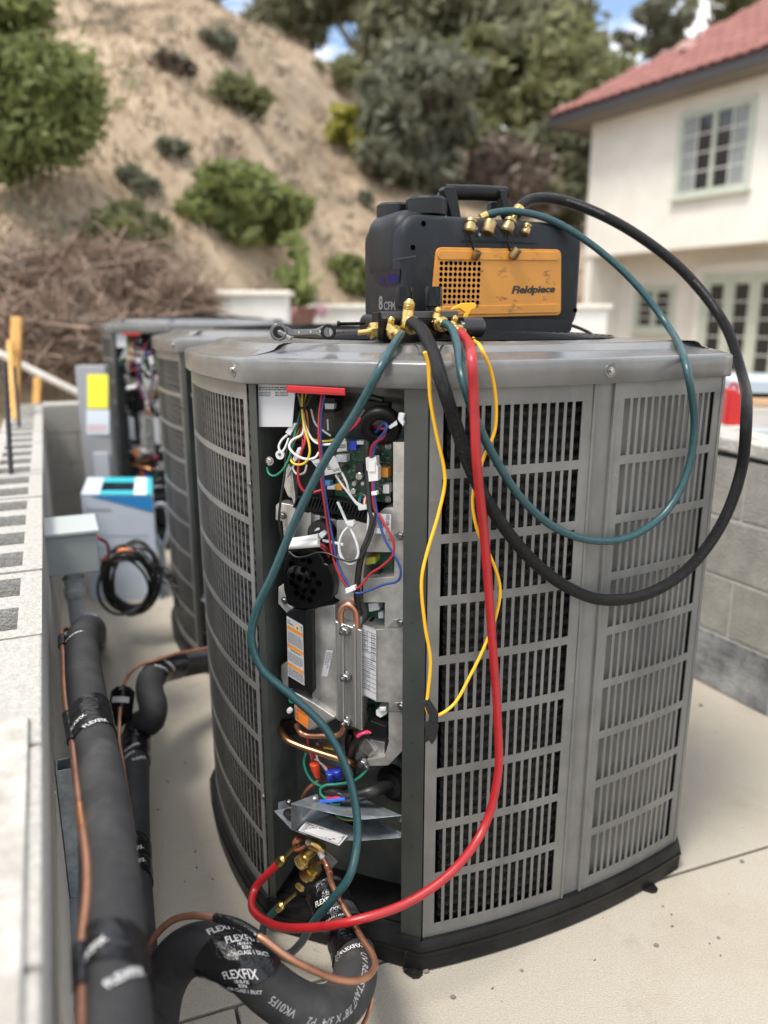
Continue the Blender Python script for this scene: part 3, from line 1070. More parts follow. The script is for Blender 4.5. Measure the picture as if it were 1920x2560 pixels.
# clamp bar with three hex bolts over a U of copper pipe
clamp = slab('clamp_bar', [(848, 262), (1083, 342), (1090, 1243), (866, 1142)], -.016, -.044, alux, bevel=.002)
for xa, xb in ((905, 928), (1010, 1035)):
    q = [B(*c6(*p), -.0155) for p in ((xa, 285), (xb, 292), (xb + 6, 1205), (xa + 8, 1165))]
    part(MB().prism(q, BN * .004), 'ridge', alux, clamp, bevel=.0018)
for (x, y) in ((938, 345), (946, 757), (950, 1160)):
    p = B(*c6(x, y), -.0145)
    hexscrew(p, BN, .0082, clamp, steel, True, 'bolt')
    mb = MB()
    mb.lathe(p, BN + Vector((-.25, 0, 0)), [(0, .0042), (.016, .0042), (.017, .0034)], 12)
    part(mb, 'stud', steel_d, clamp, smooth=40)
wire('copper_tube', copper, [(902, 420, -.030), (900, 270, -.022), (898, 190, -.02), (925, 130, -.02), (965, 112, -.02), (1008, 135, -.02), (1035, 195, -.02), (1038, 345, -.022),
                             (1040, 440, -.03)], .0068, c6, n=12)
wire('copper_tube', copper, [(915, 1140, -.03), (922, 1180, -.026), (915, 1240, -.03), (870, 1278, -.03), (760, 1282, -.03), (590, 1275, -.03), (540, 1250, -.03),
                             (505, 1190, -.05)], .0062, c6, n=12)
wire('copper_tube', copper_b, [(362, 1215, -.06), (375, 1250, -.045), (425, 1322, -.026), (520, 1368, -.022), (700, 1430, -.022), (960, 1512, -.03), (1040, 1545, -.06)], .0068, c6, n=12)
wire('copper_tube', copper, [(690, 1360, -.08), (830, 1410, -.07), (920, 1470, -.06), (1040, 1520, -.08)], .0052, c6, n=10)
wire('copper_tube', copper, [(1030, 1235, -.06), (1040, 1300, -.07), (1035, 1420, -.08)], .0055, c6, n=10)
slab('bracket', [(225, 1180), (505, 1138), (510, 1275), (238, 1310)], -.062, -.075, blackp)
slab('bracket', [(224, 1176), (300, 1165), (300, 1300), (238, 1311)], -.050, -.062, blackg)
# black terminal housing with warning label
blk = slab('terminal_cover', [(412, 180), (480, 150), (585, 165), (640, 150), (650, 905), (560, 880), (428, 860)], -.012, -.07, blackp, bevel=.003)
slab('cover_ridge', [(585, 165), (640, 150), (650, 905), (590, 870)], -.004, -.012, blackp, blk)
L_lines = para(.05, .95, .025, .165, 6, .45, 2) + para(.05, .95, .275, .43, 6, .45, 3) + para(.2, .8, .46, .49, 1, .6, 5) + para(.05, .95, .58, .77, 7, .45, 6) + para(.05, .42, .885, .965, 2, .5, 8)
wl = lab('warning_label', [(428, 745), (575, 835), (560, 298), (416, 214)], -.0108, paper, L_lines, parent=blk)
fnw = quad_fn(*[B(*c6(*p), -.0108) for p in ((428, 745), (575, 835), (560, 298), (416, 214))], BN * .0005)
or_b = mat('label_amber', (.62, .22, .02), .5)
for v0 in (.18, .50, .80):
    mb = MB()
    mb.add([fnw(.02, v0), fnw(.98, v0), fnw(.98, v0 + .06), fnw(.02, v0 + .06)], [(0, 1, 2, 3)])
    part(mb, 'print', or_b, wl)
mb = MB()
mb.add([fnw(.50, .875), fnw(.80, .875), fnw(.66, .975)], [(0, 1, 2)])
mb.add([fnw(.03, .845), fnw(.19, .845), fnw(.11, .90)], [(0, 1, 2)])
part(mb, 'warning_sign', mat('sign_yellow', (.8, .5, .02), .5), wl)
mb = MB()
fnw2 = quad_fn(*[B(*c6(*p), -.0108) for p in ((428, 745), (575, 835), (560, 298), (416, 214))], BN * .0008)
mb.add([fnw2(.60, .888), fnw2(.74, .888), fnw2(.67, .935)], [(0, 1, 2)])
mb.add([fnw2(.90, .89), fnw2(.92, .89), fnw2(.92, .965), fnw2(.90, .965)], [(0, 1, 2, 3)])
mb.add([fnw2(.87, .95), fnw2(.95, .95), fnw2(.91, .98)], [(0, 1, 2)])
part(mb, 'print', ink, wl)
lab('rating_sticker', [(722, 752), (780, 755), (828, 525), (770, 520)], -.0272, paper, para(.12, .5, .45, .95, 9, .4, 9) + para(.55, .9, .3, .95, 10, .4, 10), parent=cast)
tl = [(0.02, v, .98, v + .006) for v in (.1, .165, .23, .295, .36, .425, .49, .56, .64, .66, .73, .80, .87, .94)] + [(.48, .1, .50, .56), (.3, .66, .32, .94), (.6, .66, .62, .94)]
lab('fault_table_label', [(1102, 912), (1215, 972), (1215, 345), (1102, 303)], WF + .0028, paper,
    tl + para(.06, .44, .1, .56, 16, .35, 11) + para(.55, .95, .42, .63, 7, .35, 12) + para(.06, .28, .66, .93, 8, .35, 13) + para(.64, .95, .66, .93, 8, .35, 14), parent=cast)
low = slab('junction_plate', [(432, 872), (505, 905), (655, 990), (850, 1120), (612, 1238), (484, 1142), (478, 1000)], -.018, -.07, alu, bevel=.003)
lab('orange_sticker', [(500, 1145), (608, 1222), (608, 1025), (500, 975)], -.0172, orange_l, para(.06, .94, .52, .95, 7, .4, 15) + para(.06, .22, .1, .45, 5, .4, 16), parent=low)
mb = MB()
mb.lathe(B(*c6(450, 1048), -.016), BN, [(0, .006), (.006, .006), (.01, .004)], 10)
part(mb, 'plug', pl_white, low, smooth=40)
mb = MB()
mb.lathe(B(*c6(456, 968), -.0165), BN, [(0, .0065), (.001, .006)], 12)
part(mb, 'earth_mark', w_green, low)
# black fin heat sink
hs = slab('heat_sink', [(500, 1085), (860, 1108), (1185, 1195), (1130, 1325), (870, 1250), (500, 1200)], -.030, -.09, blackp, conv=c5)
for i in range(22):
    t = i / 21
    x0 = 520 + 640 * t
    y0 = 1092 + 98 * max(0, (t - .45) / .55) + 8 * t
    q = [B(*c5(x, y), -.0295) for x, y in ((x0, y0), (x0 + 14, y0 + 3), (x0 - 18, y0 + 92), (x0 - 34, y0 + 88))]
    part(MB().prism(q, BN * .007), 'fin', blackp, hs, bevel=.0008)
# reactor housing with vent holes
RO = [(400, 1650), (430, 1590), (500, 1560), (600, 1553), (700, 1575), (745, 1640), (760, 1690), (800, 1700), (832, 1790), (850, 1890), (835, 2005), (720, 2060), (640, 2105),
      (520, 2100), (425, 2065), (390, 1920), (385, 1780)]
rc = slab('reactor_housing', RO, -.004, -.07, blackg, conv=c5, bevel=.0035)
mb = MB()
cc = B(*c5(530, 1815), -.0038)
ux, uz = BN.cross(Vector((0, 0, 1))).normalized(), Vector((0, 0, 1))
mb.lathe(cc, BN, [(0, .026), (.004, .0255), (.005, .024)], 28)
part(mb, 'vent_cap', blackg, rc, smooth=40)
mb = MB()
pts_ = [(495, 1615), (565, 1650), (625, 1670), (463, 1692), (503, 1725), (570, 1750), (437, 1765), (474, 1800), (537, 1822), (603, 1850), (508, 1900), (662, 1790), (467, 1865), (575, 1928),
        (507, 1960), (660, 1945), (565, 1995), (630, 2018), (708, 1868)]
for x, y in pts_:
    inn = (x - 530) ** 2 + (y - 1815) ** 2 < 90 ** 2
    p = B(*c5(x, y), .0015 if inn else -.0035)
    mb = MB()
    mb.lathe(p, BN, [(0, .0062), (.0008, .0058), (.0006, .0046), (-.003, .0046)], 14)
    part(mb, 'vent_hole', mat('hole_black', (.001, .001, .001), 1.0, spec=0.0), rc, smooth=50)
# main circuit board with its components
bd = slab('circuit_board', [(690, 590), (830, 555), (1372, 598), (1360, 1142), (860, 1095), (690, 1060)], -.055, -.058, pcb, conv=c5, bevel=0)
slab('board_carrier', [(430, 610), (720, 590), (800, 650), (850, 900), (840, 1095), (500, 1080), (455, 900)], -.050, -.09, blackp, conv=c5)
def comp(name, x, y, w_, h_, dep, m, conv=c5):
    q = [(x - w_ / 2, y - h_ / 2), (x + w_ / 2, y - h_ / 2 + w_ * .03), (x + w_ / 2, y + h_ / 2), (x - w_ / 2, y + h_ / 2 - w_ * .03)]
    return slab(name, q, -.0545 + dep, -.0548, m, bd, .0006, conv)
comp('connector', 1015, 628, 62, 82, .018, blue_p)
comp('connector', 1082, 602, 64, 34, .016, pl_white)
comp('connector', 912, 745, 96, 66, .018, pl_clear)
comp('connector', 1296, 873, 78, 84, .026, orange)
comp('connector', 890, 1003, 56, 56, .016, orange)
comp('connector', 1316, 1020, 56, 80, .022, pl_white)
comp('connector', 780, 970, 60, 40, .02, mat('blue_shell', (.06, .2, .4), .4))
comp('connector', 820, 1008, 70, 34, .02, pl_clear)
comp('chip', 1075, 830, 66, 90, .005, w_black)
comp('chip', 960, 830, 40, 40, .004, w_black)
comp('chip', 1240, 700, 46, 60, .004, w_black)
comp('chip', 990, 940, 50, 34, .004, w_black)
comp('chip', 1160, 1060, 60, 40, .005, w_black)
comp('chip', 1262, 1085, 50, 30, .004, w_black)
for x, y, rr in ((1093, 895, .0075), (1050, 960, .005), (1040, 1030, .006), (935, 790, .004), (1125, 960, .004), (1260, 960, .003)):
    mb = MB()
    mb.lathe(B(*c5(x, y), -.0545), BN, [(0, rr), (.012, rr), (.013, rr * .85)], 14)
    part(mb, 'capacitor', alux, bd, smooth=40)
for x, y in ((1338, 632), (1335, 1112)):
    hexscrew(B(*c5(x, y), -.0545), BN, .0045, bd, steel)
mb = MB()
rr_ = random.Random(3)
for i in range(150):                    # surface-mount parts too small to pick apart
    x, y = rr_.uniform(720, 1350), rr_.uniform(640, 1080)
    w_, h_ = rr_.choice(((10, 5), (5, 10), (14, 8), (7, 4), (18, 6)))
    q = [B(*c5(x + a, y + b_), -.0525) for a, b_ in ((-w_, -h_), (w_, -h_), (w_, h_), (-w_, h_))]
    mb.prism(q, BN * -.0025)
sm = part(mb, 'surface_components', mat('component_grey', (.20, .20, .17), .4, col2=(.02, .02, .02), vscale=60, lo=.45, hi=.55), bd)
sm['kind'] = 'stuff'
for x, y in ((1310, 730), (1310, 772)):
    slab('jumper', [(x - 34, y - 4), (x + 34, y + 4), (x + 34, y + 14), (x - 34, y + 4)], -.047, -.049, steel, bd, 0, c5)
# dark clutter under the lid
slab('relay_block', [(700, 190), (860, 200), (850, 330), (700, 320)], -.07, -.11, blackp, conv=c5)
slab('relay_block', [(1030, 320), (1130, 300), (1130, 420), (1030, 430)], -.075, -.10, mat('relay_grey', (.2, .2, .2), .5), conv=c5)
slab('relay_block', [(1100, 220), (1340, 240), (1340, 300), (1100, 290)], -.08, -.10, blackp, conv=c5)
slab('relay_block', [(760, 245), (850, 250), (845, 300), (765, 300)], -.062, -.075, pl_clear, conv=c5)
wire('cable', w_black, [(1080, 190, -.06), (1180, 190, -.06), (1290, 220, -.06)], .006)
# ferrite ring
ctr = B(*c5(1268, 445), -.022)
axr = (BN * .86 + Vector((.25, 0, -.38))).normalized()
u = axr.orthogonal().normalized()
w_ = axr.cross(u)
mb = MB()
loops = []
for i in range(37):
    a_ = 2 * math.pi * i / 36
    dr = u * math.cos(a_) + w_ * math.sin(a_)
    loops.append([ctr + dr * (.0275 + .0115 * cx_) + axr * (.013 * cz_) for cx_, cz_ in
                  ((1, .55), (.75, .9), (.3, 1), (-.3, 1), (-.75, .9), (-1, .55), (-1, -.55), (-.75, -.9), (.75, -.9), (1, -.55))])
mb.rings(loops, True, False)
part(mb, 'ferrite_ring', blackp, smooth=50)
tie = slab('cable_tie', [(1335, 455), (1410, 400), (1420, 440), (1350, 480)], .006, .004, pl_clear, conv=c5)
slab('tie_head', [(1420, 390), (1432, 330), (1482, 345), (1470, 400), (1480, 415), (1470, 455), (1440, 420)], .008, -.004, pl_clear, tie, conv=c5)

# harness: every wire its own strand
WH, YE, RE, BL, BK, GR, BR, OR = w_white, w_yel, w_red, w_blue, w_black, w_green, w_brown, w_orange
wire('wire', GR, [(640, 165, -.05), (560, 290, -.04), (515, 420, -.025), (480, 600, -.015), (450, 720, -.012), (390, 840, -.010), (310, 900, -.012), (260, 880, -.015), (243, 825, -.02)], .0023)
slab('ring_terminal', [(240, 800), (255, 795), (275, 740), (300, 760), (260, 815)], -.018, -.020, steel, conv=c5)
hexscrew(B(*c5(270, 765), -.018), BN, .006, None, steel, True, 'earth_bolt')
wire('wire', YE, [(560, 150, -.04), (560, 300, -.03), (585, 480, -.012), (625, 620, -.006), (628, 700, -.004), (590, 780, -.004), (520, 800, -.006), (465, 770, -.012), (455, 700, -.02), (500, 560, -.03),
                  (560, 400, -.04)], .0024)
wire('wire', YE, [(600, 160, -.045), (575, 330, -.04), (620, 540, -.035), (760, 590, -.03), (900, 560, -.04)], .0022)
wire('wire', WH, [(520, 150, -.05), (560, 300, -.035), (600, 470, -.02), (670, 590, -.012), (760, 620, -.012), (880, 600, -.02), (945, 575, -.03), (905, 560, -.04)], .0024)
wire('wire', WH, [(640, 300, -.05), (680, 430, -.04), (760, 500, -.04), (820, 540, -.04)], .0021)
wire('wire', WH, [(565, 320, -.035), (565, 520, -.02), (470, 580, -.012), (445, 640, -.008), (500, 710, -.005), (600, 750, -.004), (680, 735, -.006), (712, 690, -.012)], .0026)
wire('wire', WH, [(440, 520, -.02), (375, 580, -.015), (350, 640, -.012), (372, 690, -.010), (410, 640, -.015), (440, 560, -.02)], .0024)
slab('connector', [(405, 510), (465, 425), (505, 430), (450, 540)], -.015, -.028, pl_clear, conv=c5)
slab('connector', [(470, 750), (520, 645), (552, 650), (525, 745), (490, 780)], -.012, -.024, pl_clear, conv=c5)
slab('connector', [(395, 905), (455, 820), (470, 830), (420, 920)], -.022, -.030, pl_clear, conv=c5)
mb = MB()
mb.lathe(B(*c5(368, 708), -.012), BN, [(0, .009), (.005, .009), (.005, .004), (.0, .004)], 16)
part(mb, 'cord_end', pl_clear, smooth=40)
wire('wire', WH, [(490, 790, -.02), (480, 840, -.02), (520, 885, -.018), (580, 870, -.018), (602, 800, -.02)], .0022)
wire('wire', RE, [(560, 480, -.03), (590, 580, -.015), (550, 700, -.010), (525, 850, -.008), (535, 970, -.008), (580, 1040, -.010), (660, 1050, -.014), (760, 1020, -.025)], .003)
wire('wire', RE, [(545, 500, -.03), (570, 600, -.02), (545, 720, -.014)], .003)
wire('wire', RE, [(530, 330, -.04), (545, 430, -.035), (560, 520, -.03)], .0022)
wire('wire', OR, [(595, 300, -.045), (610, 400, -.045), (620, 520, -.045)], .002)
wire('wire', BK, [(650, 165, -.045), (580, 300, -.035), (520, 470, -.025), (460, 560, -.02), (420, 680, -.016), (400, 900, -.012), (370, 1100, -.010), (352, 1300, -.012), (380, 1480, -.02)], .0026)
wire('wire', BK, [(610, 170, -.045), (575, 290, -.034), (500, 480, -.026), (440, 620, -.02), (410, 760, -.02)], .0022)
slab('cable_tie', [(508, 280), (600, 275), (600, 305), (510, 312)], -.028, -.034, blackp, conv=c5)
wire('wire', RE, [(742, 150, -.02), (715, 330, -.010), (712, 560, -.004), (728, 760, -.002), (735, 950, -.002), (765, 1180, -.002), (800, 1420, -.002), (835, 1620, .0), (890, 1780, .002), (965, 1905, .004)], .0025)
wire('wire', BL, [(765, 160, -.02), (735, 330, -.012), (728, 560, -.006), (745, 760, -.004), (755, 950, -.003), (790, 1200, -.003), (830, 1440, -.002), (870, 1640, .0), (930, 1800, .002), (985, 1905, .004)], .0025)
wire('wire', w_white, [(790, 390, -.06), (795, 490, -.05)], .002)
# red cable tie tail
rt = slab('cable_tie', [(858, 600), (1055, 400), (1080, 420), (872, 612)], -.012, -.015, mat('crimson_plastic', (.38, .012, .05), .35), conv=c5)
slab('tie_head', [(1052, 395), (1062, 372), (1100, 395), (1085, 415)], -.006, -.017, MATS['crimson_plastic'], rt, conv=c5)
slab('tie_tail', [(1075, 385), (1150, 290), (1168, 288), (1168, 305), (1095, 400)], -.010, -.013, MATS['crimson_plastic'], rt, conv=c5)
# harness through the ring
wire('wire', BL, [(1190, 520, -.03), (1240, 490, -.012), (1300, 430, .0), (1325, 445, .006), (1310, 500, .006), (1250, 570, .0), (1215, 640, -.004), (1198, 735, -.006)], .0032)
wire('wire', RE, [(1180, 460, -.03), (1260, 470, -.01), (1310, 490, .002), (1290, 550, .002), (1220, 600, -.002), (1185, 660, -.004), (1180, 735, -.006)], .0032)
wire('wire', BK, [(1220, 530, -.025), (1270, 470, -.008), (1290, 470, -.004)], .0026)
wire('wire', BL, [(1185, 500, -.03), (1215, 515, -.028), (1240, 540, -.028)], .0028)
wire('wire', RE, [(1170, 440, -.03), (1210, 470, -.03)], .0028)
cn = slab('connector', [(1130, 737), (1228, 728), (1232, 810), (1243, 820), (1245, 945), (1160, 955), (1150, 860), (1138, 850)], -.004, -.022, pl_white, conv=c5)
slab('latch', [(1152, 775), (1215, 772), (1220, 865), (1158, 868)], -.0015, -.004, pl_white, cn, conv=c5)
wire('cable_sleeve', BK, [(1165, 480, -.03), (1150, 640, -.02), (1150, 850, -.024), (1165, 1050, -.018), (1175, 1200, -.014), (1195, 1300, -.012), (1165, 1440, -.010), (1110, 1580, -.008),
                          (1075, 1720, -.008), (1060, 1880, -.010), (1055, 2000, -.014), (1080, 2150, -.03)], .0065, n=10)
wire('wire', RE, [(1195, 950, -.006), (1200, 1080, -.004), (1215, 1200, -.004), (1265, 1270, -.002), (1340, 1400, .004), (1388, 1520, .006), (1375, 1620, .006), (1280, 1715, .004), (1180, 1780, .002), (1090, 1890, .002),
                  (1020, 1935, .003)], .0025)
wire('wire', BL, [(1212, 950, -.006), (1215, 1080, -.004), (1235, 1220, -.003), (1265, 1350, .0), (1310, 1480, .004), (1380, 1600, .006), (1440, 1710, .006), (1450, 1790, .006), (1420, 1850, .004), (1300, 1880, .003),
                  (1170, 1930, .003), (1070, 1960, .003), (1020, 1945, .003)], .0025)
slab('tie_head', [(1180, 1045), (1232, 1040), (1235, 1075), (1185, 1080)], .002, -.010, pl_white, conv=c5)
wire('wire', BK, [(440, 1580, .0), (500, 1630, .004), (580, 1630, .004), (700, 1592, .002), (790, 1600, .003), (880, 1640, .004), (1000, 1670, .004), (1080, 1640, .002), (1150, 1530, .0), (1205, 1380, -.004), (1222, 1200, -.006)], .0022)
slab('connector', [(945, 1920), (1030, 1892), (1042, 1930), (955, 1968)], .008, -.004, pl_white, conv=c5)
# the big loop of clear cable tie
wire('cable_tie', pl_clear, [(880, 1135, -.012), (910, 1200, -.010), (955, 1300, -.006), (1000, 1380, -.003), (1050, 1500, -.001), (1068, 1600, .0), (1030, 1680, .001), (980, 1690, .001), (920, 1640, .0), (895, 1540, -.002),
                             (920, 1430, -.004), (985, 1350, -.006)], .0030, n=6)
slab('tie_head', [(945, 1320), (1015, 1305), (1030, 1335), (1010, 1365), (965, 1350)], .004, -.008, pl_clear, conv=c5)
wire('cable_sleeve', pl_white, [(450, 1492, -.006), (580, 1475, -.004), (715, 1450, -.004)], .0068, n=10)
wire('cable_sleeve', pl_white, [(440, 1530, -.002), (580, 1520, .001), (712, 1508, .001)], .0075, n=10)
slab('tie_head', [(705, 1425), (740, 1400), (770, 1430), (735, 1470)], .006, -.008, pl_clear, conv=c5)
slab('cable_tie', [(740, 1470), (930, 1510), (930, 1535), (745, 1495)], -.002, -.004, pl_clear, conv=c5)
for dy in (0, 18, 34):
    wire('wire', (RE, BK, RE)[dy // 15], [(715, 1510 + dy * .6, -.004), (770, 1540 + dy, -.008), (800, 1600 + dy, -.02)], .0028)
mb = MB()
mb.lathe(B(*c5(770, 1390), -.06), BN, [(0, .026), (.03, .026), (.034, .024)], 24)
part(mb, 'round_capacitor', w_black, smooth=40)
lab('white_mark', [(668, 1400), (720, 1385), (715, 1365), (690, 1372)], -.02, paper, [], conv=c5)
# tags
lab('wire_tag', [(755, 900), (915, 865), (855, 720), (640, 762)], -.004, paper, para(.42, .62, .25, .75, 5, .5, 20), conv=c5,
    texts=[('D152A01P01', (.06, .62, .36, .80)), ('Date: 16012025', (.62, .10, .98, .28))])
tg = lab('wire_tag', [(1140, 1415), (1358, 1425), (1362, 1250), (1150, 1230)], -.0085, paper, para(.33, .72, .28, .68, 6, .5, 21), conv=c5)
q = [B(*c5(*p), -.0085) for p in ((1140, 1415), (1358, 1425), (1362, 1250), (1150, 1230))]
fnt = quad_fn(q[1], q[2], q[3], q[0], BN * .0004)
mb = MB()
put_text(mb, 'D152A02P01', fnt, (.05, .78, .92, .92), .01)
put_text(mb, 'Date: 16012025', fnt, (.04, .06, .98, .20), .01)
part(mb, 'lettering', ink, tg)
lab('wire_tag', [(875, 685), (962, 672), (960, 585), (873, 590)], -.022, paper, para(.1, .9, .3, .7, 2, .6, 22), conv=c5)
wire('wire', WH, [(860, 890, -.012), (920, 980, -.014), (990, 1070, -.014), (1060, 1160, -.014), (1110, 1190, -.02)], .0024)
wire('wire', WH, [(915, 870, -.012), (960, 960, -.012), (990, 1060, -.014), (1050, 1140, -.014), (1120, 1175, -.02)], .0024)
slab('connector', [(1060, 1180), (1140, 1160), (1145, 1205), (1070, 1215)], -.012, -.026, pl_clear, conv=c5)
for k, (m_, dx) in enumerate(((OR, 0), (WH, 8), (RE, 16), (BL, -35), (GR, -48))):
    wire('wire', m_, [(1140 + dx, 1080, -.03), (1122 + dx, 1115, -.02), (1120 + dx, 1160, -.018), (1150 + dx * .5, 1200, -.02)], .002)
lw = [(1130, 1240, c6)]
# lower wiring
wire('cable_sleeve', BK, [(1160, 1260, -.03), (1080, 1290, -.028), (1030, 1340, -.03), (1000, 1420, -.04), (990, 1520, -.06)], .008, c6, n=10)
wire('wire', RE, [(1175, 1240, -.035), (1110, 1245, -.026), (1055, 1270, -.024), (1040, 1300, -.03)], .0036, c6)
wire('wire', mat('wire_pink', (.6, .05, .12), .4), [(1165, 1252, -.03), (1100, 1258, -.02), (1050, 1290, -.02)], .0036, c6)
slab('connector', [(1115, 1190), (1165, 1150), (1260, 1185), (1300, 1200), (1310, 1300), (1240, 1290), (1170, 1280)], -.028, -.06, blackp, conv=c6)
wire('wire', RE, [(600, 1310, -.08), (615, 1400, -.07), (650, 1530, -.05)], .003, c6)
wire('wire', RE, [(640, 1440, -.06), (660, 1500, -.05), (680, 1560, -.045)], .0024, c6)
wire('wire', BR, [(640, 1450, -.08), (690, 1380, -.06), (780, 1370, -.05), (910, 1410, -.05)], .0024, c6)
wire('wire', YE, [(750, 1390, -.05), (820, 1400, -.045), (885, 1412, -.045)], .0022, c6)
wire('wire', WH, [(680, 1450, -.05), (700, 1510, -.045), (760, 1560, -.042), (800, 1620, -.04)], .0022, c6)
wire('wire', WH, [(670, 1490, -.05), (720, 1530, -.045), (770, 1590, -.042), (800, 1640, -.04)], .0022, c6)
wire('wire', RE, [(700, 1545, -.05), (780, 1560, -.05), (850, 1590, -.042)], .0024, c6)
wire('wire', BR, [(760, 1660, -.06), (690, 1690, -.045), (620, 1740, -.04), (580, 1790, -.045), (555, 1840, -.06)], .0036, c6)
wire('wire', BK, [(600, 1440, -.06), (640, 1540, -.05), (720, 1600, -.05), (790, 1690, -.05)], .0032, c6)
wire('wire', GR, [(590, 1435, -.05), (570, 1500, -.04), (590, 1600, -.034), (650, 1690, -.034), (720, 1730, -.036)], .003, c6)
wire('wire', GR, [(1135, 1575, -.03), (1100, 1620, -.022), (1040, 1670, -.016), (960, 1700, -.014), (850, 1715, -.012), (760, 1725, -.008), (718, 1755, -.004), (722, 1800, -.002), (770, 1850, .0), (830, 1890, .0),
                  (895, 1890, -.004)], .003, c6)
def wirenut(p0, p1, m):
    a, b_ = B(*c6(*p0), -.036), B(*c6(*p1), -.032)
    d = (b_ - a)
    mb = MB()
    mb.lathe(a, d, [(0, .0052), (.001, .0062), (d.length * .45, .0088), (d.length * .55, .0098), (d.length, .0102), (d.length + .001, .0085)], 14)
    return part(mb, 'wire_nut', m, smooth=25)
wirenut((692, 1650), (662, 1530), mat('wire_nut_red', (.65, .06, .015), .45))
wirenut((815, 1700), (806, 1605), blue_p)
wirenut((882, 1672), (862, 1585), blue_p)
wire('cable_sleeve', BK, [(760, 1790, -.02), (830, 1800, -.012), (930, 1830, -.010), (1040, 1815, -.012), (1170, 1780, -.02), (1340, 1720, -.06)], [.004, .006, .0135, .0145, .0145, .0145] and .0135, c6, n=14)
wire('cable_sleeve', BK, [(980, 1560, -.05), (990, 1660, -.045), (930, 1720, -.04), (820, 1740, -.04)], .011, c6, n=12)
wire('wire', mat('wire_crimson', (.5, .02, .07), .4), [(735, 1800, -.012), (800, 1835, -.002), (870, 1832, .0), (940, 1840, .0)], .0045, c6, n=8)
wire('wire', mat('wire_royal_blue', (.03, .12, .55), .4), [(720, 1866, -.004), (800, 1862, .002), (880, 1850, .003), (940, 1845, .003)], .0045, c6, n=8)
wire('wire', BK, [(730, 1770, -.012), (800, 1795, -.004), (880, 1800, .0), (940, 1830, .0)], .0042, c6, n=8)
slab('clip', [(690, 1800), (725, 1790), (740, 1880), (705, 1885)], -.004, -.02, blackp, conv=c6)
mb = MB()
gp = B(*c6(1385, 1690), -.075)
mb.lathe(gp, BN + Vector((-.35, 0, 0)), [(0, .040), (.012, .040), (.012, .030), (.02, .028), (.02, .018)], 24)
part(mb, 'cable_gland', blackp, smooth=40)
for (x, y) in ((1100, 1520), (1125, 1560)):
    hexscrew(B(*c6(x, y), -.028), BN, .0082 if y < 1550 else .005, cast, steel, True, 'bolt')
mb = MB()
mb.lathe(B(*c6(1098, 1520), -.026), BN + Vector((-.3, 0, 0)), [(0, .005), (.014, .005)], 12)
part(mb, 'stud', steel_d, cast, smooth=40)
wire('cable', BK, [(1000, 1250, -.09), (980, 1350, -.09), (990, 1460, -.09)], .012, c6)

# sheet metal shelf over the valves (two trays)
def sheet(name, pts, m=galv, th=.0014, parent=None):
    P = [B(*c6(x, y), w) for x, y, w in pts]
    n_ = (P[1] - P[0]).cross(P[2] - P[0]).normalized()
    return part(MB().prism(P, n_ * th), name, m, parent, bevel=.0004)
tray = sheet('shelf_plate', [(455, 1885, .030), (620, 1822, -.03), (720, 1790, -.06), (1000, 1800, -.09), (1440, 1990, -.004), (1100, 2025, .030), (880, 1985, .045), (640, 1930, .045)])
sheet('flange', [(455, 1886, .030), (455, 2118, .032), (800, 1985, -.03), (640, 1932, .040)], parent=tray)
sheet('flange', [(1440, 1990, -.004), (1434, 2056, -.004), (1395, 2040, -.02), (1400, 1985, -.02)], parent=tray)
tray2 = sheet('shelf_plate', [(303, 1950, .0), (450, 1915, -.03), (700, 1960, -.06), (1190, 2010, -.08), (1434, 2190, -.004), (1100, 2215, .02), (900, 2212, .03), (640, 2188, .03), (460, 2118, .028)], parent=None)
sheet('flange', [(342, 1880, -.010), (440, 1855, -.03), (440, 1920, -.03), (342, 1942, -.010)], parent=tray2)
sheet('flange', [(1280, 2060, -.05), (1434, 2145, -.006), (1434, 2192, -.004), (1260, 2090, -.05)], parent=tray2)
mb = MB()
mb.lathe(B(*c6(430, 1975), .006), (0, -.3, 1), [(0, .011), (.003, .011), (.003, .006)], 18)
part(mb, 'grommet', blackp, tray2, smooth=40)
hexscrew(B(*c6(437, 1873), .0), BN, .005, tray2, steel)
for x, y in ((615, 1893), (665, 1842)):
    mb = MB()
    mb.lathe(B(*c6(x, y), .0) + Vector((0, 0, .001)), (0, 0, 1), [(0, .004), (.0015, .003)], 10)
    part(mb, 'rivet', pl_white, tray, smooth=50)
mb = MB()
pc = B(*c6(920, 2030), -.04)
mb.lathe(pc, (0, 0, 1), [(0, .04), (.003, .038), (.003, .03)], 24)
part(mb, 'seal_ring', blackp, tray2, smooth=40)
wire('wire', YE, [(860, 2000, .0), (940, 2030, .002), (1040, 2035, .002)], .002, c6)
wire('wire', GR, [(850, 1992, .0), (930, 2020, .002), (1040, 2028, .002)], .002, c6)
ql = [(675, 880, .048), (1330, 1125, .040), (1465, 965, .024), (800, 735, .024)]
P = [B(*cv_(x, y), w) + Vector((0, 0, .002)) for x, y, w in ql]
nl = (P[1] - P[0]).cross(P[3] - P[0]).normalized()
if nl.z < 0:
    nl = -nl
rl = part(MB().prism(P, nl * -.0005), 'rating_label', paper)
fnl = quad_fn(*P, nl * .0012)
mb = MB()
for (u0, v0, u1, v1) in para(.08, .95, .12, .88, 5, .55, 31) + [(.05, .06, .96, .085), (.05, .92, .96, .945), (.05, .06, .06, .94), (.95, .06, .96, .94)]:
    mb.add([fnl(u0, v0), fnl(u1, v0), fnl(u1, v1), fnl(u0, v1)], [(0, 1, 2, 3)])
part(mb, 'print', ink, rl)
